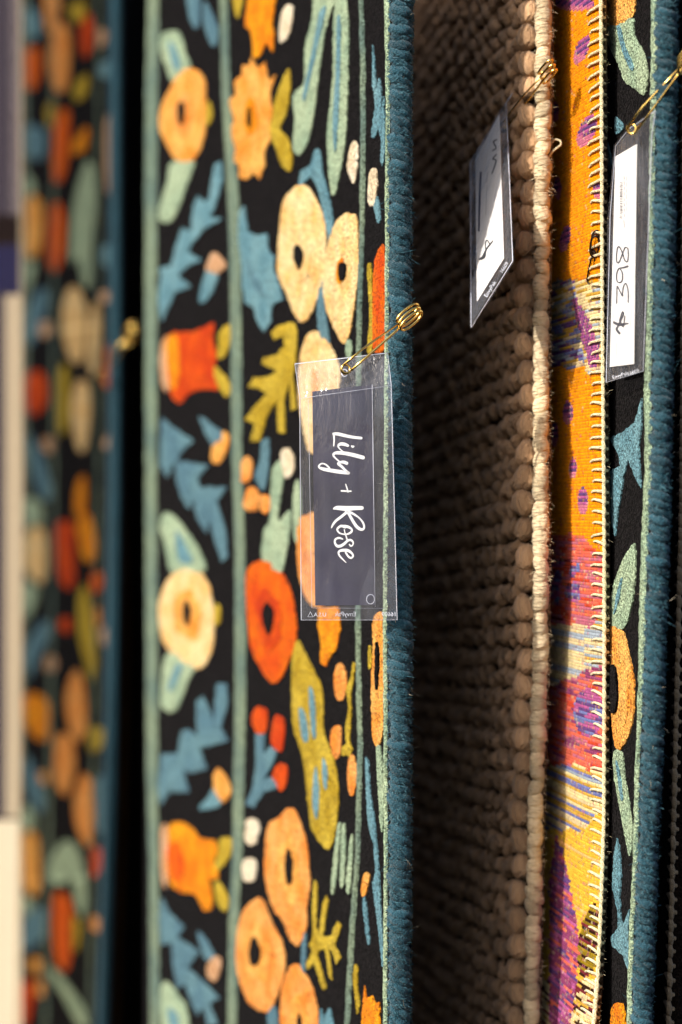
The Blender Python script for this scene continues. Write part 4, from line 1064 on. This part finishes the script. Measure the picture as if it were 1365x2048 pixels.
def print_text(body, px, py, size, o, n, mat, parent, ang=0.0, mirror=False, off=.0002, name='print'):
    cu = bpy.data.curves.new(name, 'FONT'); cu.body = body; cu.size = 1.0; cu.align_x = 'CENTER'; cu.align_y = 'CENTER'
    ob = bpy.data.objects.new(name, cu); COL.objects.link(ob)
    dg = bpy.context.evaluated_depsgraph_get(); me0 = ob.evaluated_get(dg).to_mesh()
    vs = [(v.co.x, v.co.y) for v in me0.vertices]; fs = [tuple(p.vertices) for p in me0.polygons]
    ob.evaluated_get(dg).to_mesh_clear(); bpy.data.objects.remove(ob); bpy.data.curves.remove(cu)
    V = []
    for x, y in vs:
        if mirror: x = -x
        X = x * math.cos(ang) - y * math.sin(ang); Y = x * math.sin(ang) + y * math.cos(ang)
        V.append(plane_hit(px + X * size, py - Y * size, o, n) + n * off)
    return mesh_obj(name, V, fs, mat, parent, smooth=False)

def normal_of(a, b, c):
    n = (b - a).cross(c - a).normalized()
    return n if n.y < 0 else -n

# --- slate tag
t1 = thing('price_tag', P(690, 1240, .986), 'slate tag lettered Lily + Rose in a clear sleeve', 'tag', 'tags pinned to rugs')
rowsF = [(P(590, 728, .990), P(776, 706, .984)), (P(600, 795, .982), P(783, 770, .978)), (P(603, 1240, .986), P(795, 1240, .980))]
nT = normal_of(rowsF[1][0], rowsF[1][1], rowsF[2][0]); oT = rowsF[2][0]
back = sheet('back_sheet', rowsF, M['vinyl'], t1, off=-.0014)
sheet('front_sheet', rowsF, M['vinyl'], t1, off=.0013, bulge=.0010)
outline('seam', [rowsF[0][0], rowsF[0][1], rowsF[1][1], rowsF[2][1], rowsF[2][0], rowsF[1][0]], .00022, M['seam'], t1)
cq = [plane_hit(*q, oT, nT) for q in ((625, 783), (745, 769), (750, 1210), (631, 1211))]
card = box_card('card', cq, nT, M['slate'], t1)
outline('inner_pocket_edge', [plane_hit(745, 769, oT, nT) + nT * .0004, plane_hit(751, 1214, oT, nT) + nT * .0004], .00018, M['seam'], t1, closed=False)
outline('inner_pocket_edge', [plane_hit(600, 797, oT, nT) + nT * .0010, plane_hit(783, 771, oT, nT) + nT * .0010], .00012, M['seam'], t1, closed=False)
outline('inner_pocket_edge', [plane_hit(617, 800, oT, nT) - nT * .0005, plane_hit(624, 1216, oT, nT) - nT * .0005, plane_hit(770, 1217, oT, nT) - nT * .0005], .00010, M['seam'], t1, closed=False)
U1 = crop(640, 840, 11.375); U2 = crop(640, 980, 11.375)
for strokes, T in (
    ([[(945,412,58),(760,392,66),(560,352,70),(420,318,75),(315,315,60)], [(320,330,45),(328,440,38),(318,588,26)]], U1),
    ([[(640,582,60),(560,552,75),(470,548,70),(420,592,42),(450,650,30),(520,712,26)], [(722,592,30),(748,605,55),(772,602,38)]], U1),
    ([[(985,855,85),(800,805,88),(600,762,82),(430,745,75),(340,757,60),(310,800,45),(360,870,35),(450,945,30)]], U1),
    ([[(615,985,70),(540,957,70),(450,967,50),(425,997,60),(500,1060,60),(580,1140,50),(650,1200,60)], [(655,1205,70),(500,1185,85),(300,1155,85),(100,1120,75),(0,1085,50),(-20,1050,40),(10,1010,35),(60,990,30),(130,1010,35),(200,1070,38),(230,1110,30)]], U1),
    ([[(495,1612,38),(710,1620,34)], [(592,1462,22),(620,1550,30),(645,1645,24)]], U1),
    ([[(320,425,40),(400,405,90),(600,420,110),(800,410,95),(960,408,85)], [(600,480,60),(740,530,55),(880,620,35),(970,720,40),(1010,820,45),(990,890,50),(920,890,65),(830,820,70),(740,680,65),(660,540,60),(620,480,60)], [(620,500,60),(500,600,60),(370,700,55),(300,790,45),(268,860,22)]], U2),
    ([[(580,840,70),(480,820,55),(400,890,45),(440,970,35),(540,1005,30),(640,1000,40),(720,950,50),(725,890,40),(650,840,60),(560,820,60)], [(560,900,25),(570,960,25),(600,1050,30),(625,1130,30)]], U2),
    ([[(520,1115,30),(440,1090,45),(360,1120,45),(345,1200,45),(400,1275,60),(480,1270,65),(560,1220,60),(640,1150,55),(710,1140,50),(760,1190,35),(750,1250,30),(710,1275,32),(675,1240,30)]], U2),
    ([[(590,1420,40),(650,1510,45),(710,1545,45),(755,1510,40),(740,1450,45),(650,1380,65),(540,1370,65),(450,1390,50),(430,1450,40),(480,1530,38),(600,1650,15)]], U2)):
    ribbon('letter', strokes, T, oT, nT, M['ink_white'], card)
outline('thumb_dot', [plane_hit(742 + 8 * math.cos(a), 1198 + 9.5 * math.sin(a), oT, nT) + nT * .0014 for a in np.linspace(0, 2 * math.pi, 24, endpoint=False)], .0002, M['seam'], t1)
print_text('EnvyPak', 692, 1228, 13, oT, nT, M['emboss'], t1, mirror=True, off=.0015, name='embossed_print')
print_text('16609', 779, 1228, 12, oT, nT, M['emboss'], t1, mirror=True, off=.0015, name='embossed_print')
print_text('U.S.A.', 640, 1229, 11, oT, nT, M['emboss'], t1, mirror=True, off=.0015, name='embossed_print')
outline('embossed_triangle', [plane_hit(x, y, oT, nT) + nT * .0015 for x, y in ((617, 1233), (622, 1223), (627, 1233))], .00018, M['emboss'], t1)
outline('punch_hole', [plane_hit(690 + 6 * math.cos(a), 746 + 7 * math.sin(a), rowsF[0][0], normal_of(rowsF[0][0], rowsF[0][1], rowsF[1][0])) + nT * .0012 for a in np.linspace(0, 2 * math.pi, 20, endpoint=False)], .0003, M['seam'], t1)

# --- slanted tag on the taupe rug
TR, BR, BL = P(1013, 205, 1.058), P(1026, 522, .985), P(943, 655, 1.004)
TL = TR + (BL - BR) * .93
t2 = thing('price_tag', BL, 'slanted white tag in a sleeve seen edge on, half in shadow, on the taupe rug', 'tag', 'tags pinned to rugs')
n2 = normal_of(TR, BR, BL)
# flap above the fold
FL = (P(1037, 170, 1.066), TR + (TL - TR) * .02)
rows2 = [(TL, TR), (BL, BR)]
sheet('back_sheet', rows2, M['vinyl'], t2, off=-.0007); sheet('front_sheet', rows2, M['vinyl'], t2, off=.0007)
outline('seam', [TL, TR, BR, BL], .00028, M['seam'], t2)
sheet('flap', [(P(1037, 170, 1.066) + (TL - TR) * .7, P(1037, 170, 1.066)), (TL + (TR - TL) * .3, TR)], M['vinyl'], t2)
outline('seam', [P(1037, 170, 1.066), TR], .00026, M['seam'], t2, closed=False)
def bil(u, v): return TL.lerp(TR, u).lerp(BL.lerp(BR, u), v)
q2 = [bil(.14, .03), bil(.80, .0), bil(.80, .905), bil(.14, .905)]
card2 = box_card('card', q2, n2, M['white'], t2)
W4 = crop(920, 380, 6.825); W3 = crop(920, 80, 5.46)
o2 = BR
ribbon('price_mark', [[(270,950,20),(330,910,45),(360,820,20),(420,740,18),(460,690,6)], [(355,800,14),(355,720,14),(380,690,16),(415,745,14)]], W4, o2, n2, M['ink_black'], card2)
ribbon('price_mark', [[(355,1460,12),(400,1320,14),(365,1300,14),(405,1250,12)], [(360,1210,12),(400,1180,14),(372,1115,14),(408,1090,12)]], W3, o2, n2, M['ink_black'], card2)
ribbon('printed_line', [[(266,560,24),(270,300,24),(280,0,24),(292,-240,22)]], W4, o2, n2, M['ink_navy'], card2)
ribbon('printed_line', [[(360,350,6),(366,150,7),(376,-60,6)], [(372,-100,6),(384,-250,6)]], W4, o2, n2, M['ink_pale'], card2)
print_text('EnvyPak', 985, 580, 11, o2, n2, M['emboss'], t2, ang=math.radians(58), off=.0012, name='embossed_print')
print_text('16609', 1013, 537, 10, o2, n2, M['emboss'], t2, ang=math.radians(58), off=.0012, name='embossed_print')

# --- $398 tag on the right rug
yl, yr = .992, .948
rows3 = [(P(1258, 258, .962), P(1311, 222, .930)), (P(1232, 292, .978), P(1304, 272, .936)), (P(1221, 430, .986), P(1299, 410, .940)), (P(1213, 765, .990), P(1287, 742, .946))]
t3 = thing('price_tag', rows3[-1][0], 'white tag handwritten $398 in a clear sleeve, right of the kilim', 'tag', 'tags pinned to rugs')
sheet('back_sheet', rows3, M['vinyl'], t3, off=-.0009); sheet('front_sheet', rows3, M['vinyl'], t3, off=.0009)
outline('seam', [rows3[0][0], rows3[0][1], rows3[1][1], rows3[2][1], rows3[3][1], rows3[3][0], rows3[2][0], rows3[1][0]], .00024, M['seam'], t3)
n3 = normal_of(rows3[2][0], rows3[2][1], rows3[3][0]); o3 = rows3[3][0] + n3 * .0002
cq = [plane_hit(*q, o3, n3) for q in ((1231, 313), (1274, 288), (1268, 728), (1220, 734))]
card3 = box_card('card', cq, n3, M['white'], t3)
V6 = crop(1150, 380, 5.12)
for name, st in (('digit', [[(548,600,12),(520,588,12),(492,650,12),(462,730,12),(437,742,12),(430,690,12),(438,605,12),(458,580,12),(490,640,12),(515,718,12),(542,732,12),(552,670,12),(548,600,12)]]),
                 ('digit', [[(545,780,20),(500,795,16),(455,805,12),(432,860,12),(436,930,12),(465,948,12),(490,920,12),(490,850,12),(470,810,10)]]),
                 ('digit', [[(432,1160,10),(434,1070,10),(438,985,11),(465,1035,11),(492,1085,12),(492,1050,10),(505,980,11),(530,960,11),(550,1040,12),(550,1150,10)]]),
                 ('dollar_sign', [[(405,1355,22),(460,1378,30),(550,1365,12)], [(460,1465,26),(432,1425,22),(448,1390,16),(500,1275,15),(488,1252,12),(462,1340,12)], [(470,1345,10),(500,1400,10),(516,1290,10)]])):
    ribbon(name, st, V6, o3, n3, M['ink_grey'], card3)
bars = []
y = -75
while y < 285:
    bars.append([(466, y, random.choice((5, 6, 9))), (488, y + 3, random.choice((5, 6, 9)))]); y += random.choice((13, 18, 24))
ribbon('barcode', bars, V6, o3, n3, M['ink_grey'], card3, per=1)
ribbon('small_print', [[(512, q, 6), (512, q + 30, 6)] for q in range(-140, 250, 55)] + [[(535, q, 6), (535, q + 45, 6)] for q in range(-140, 220, 62)] + [[(505, 310, 8), (512, 385, 8)]], V6, o3, n3, M['ink_pale'], card3, per=1)
print_text('16609', 1273, 745, 10, o3, n3, M['emboss'], t3, ang=.3, off=.0016, name='embossed_print')
print_text('EnvyPak', 1247, 751, 10, o3, n3, M['emboss'], t3, ang=.3, off=.0016, name='embossed_print')
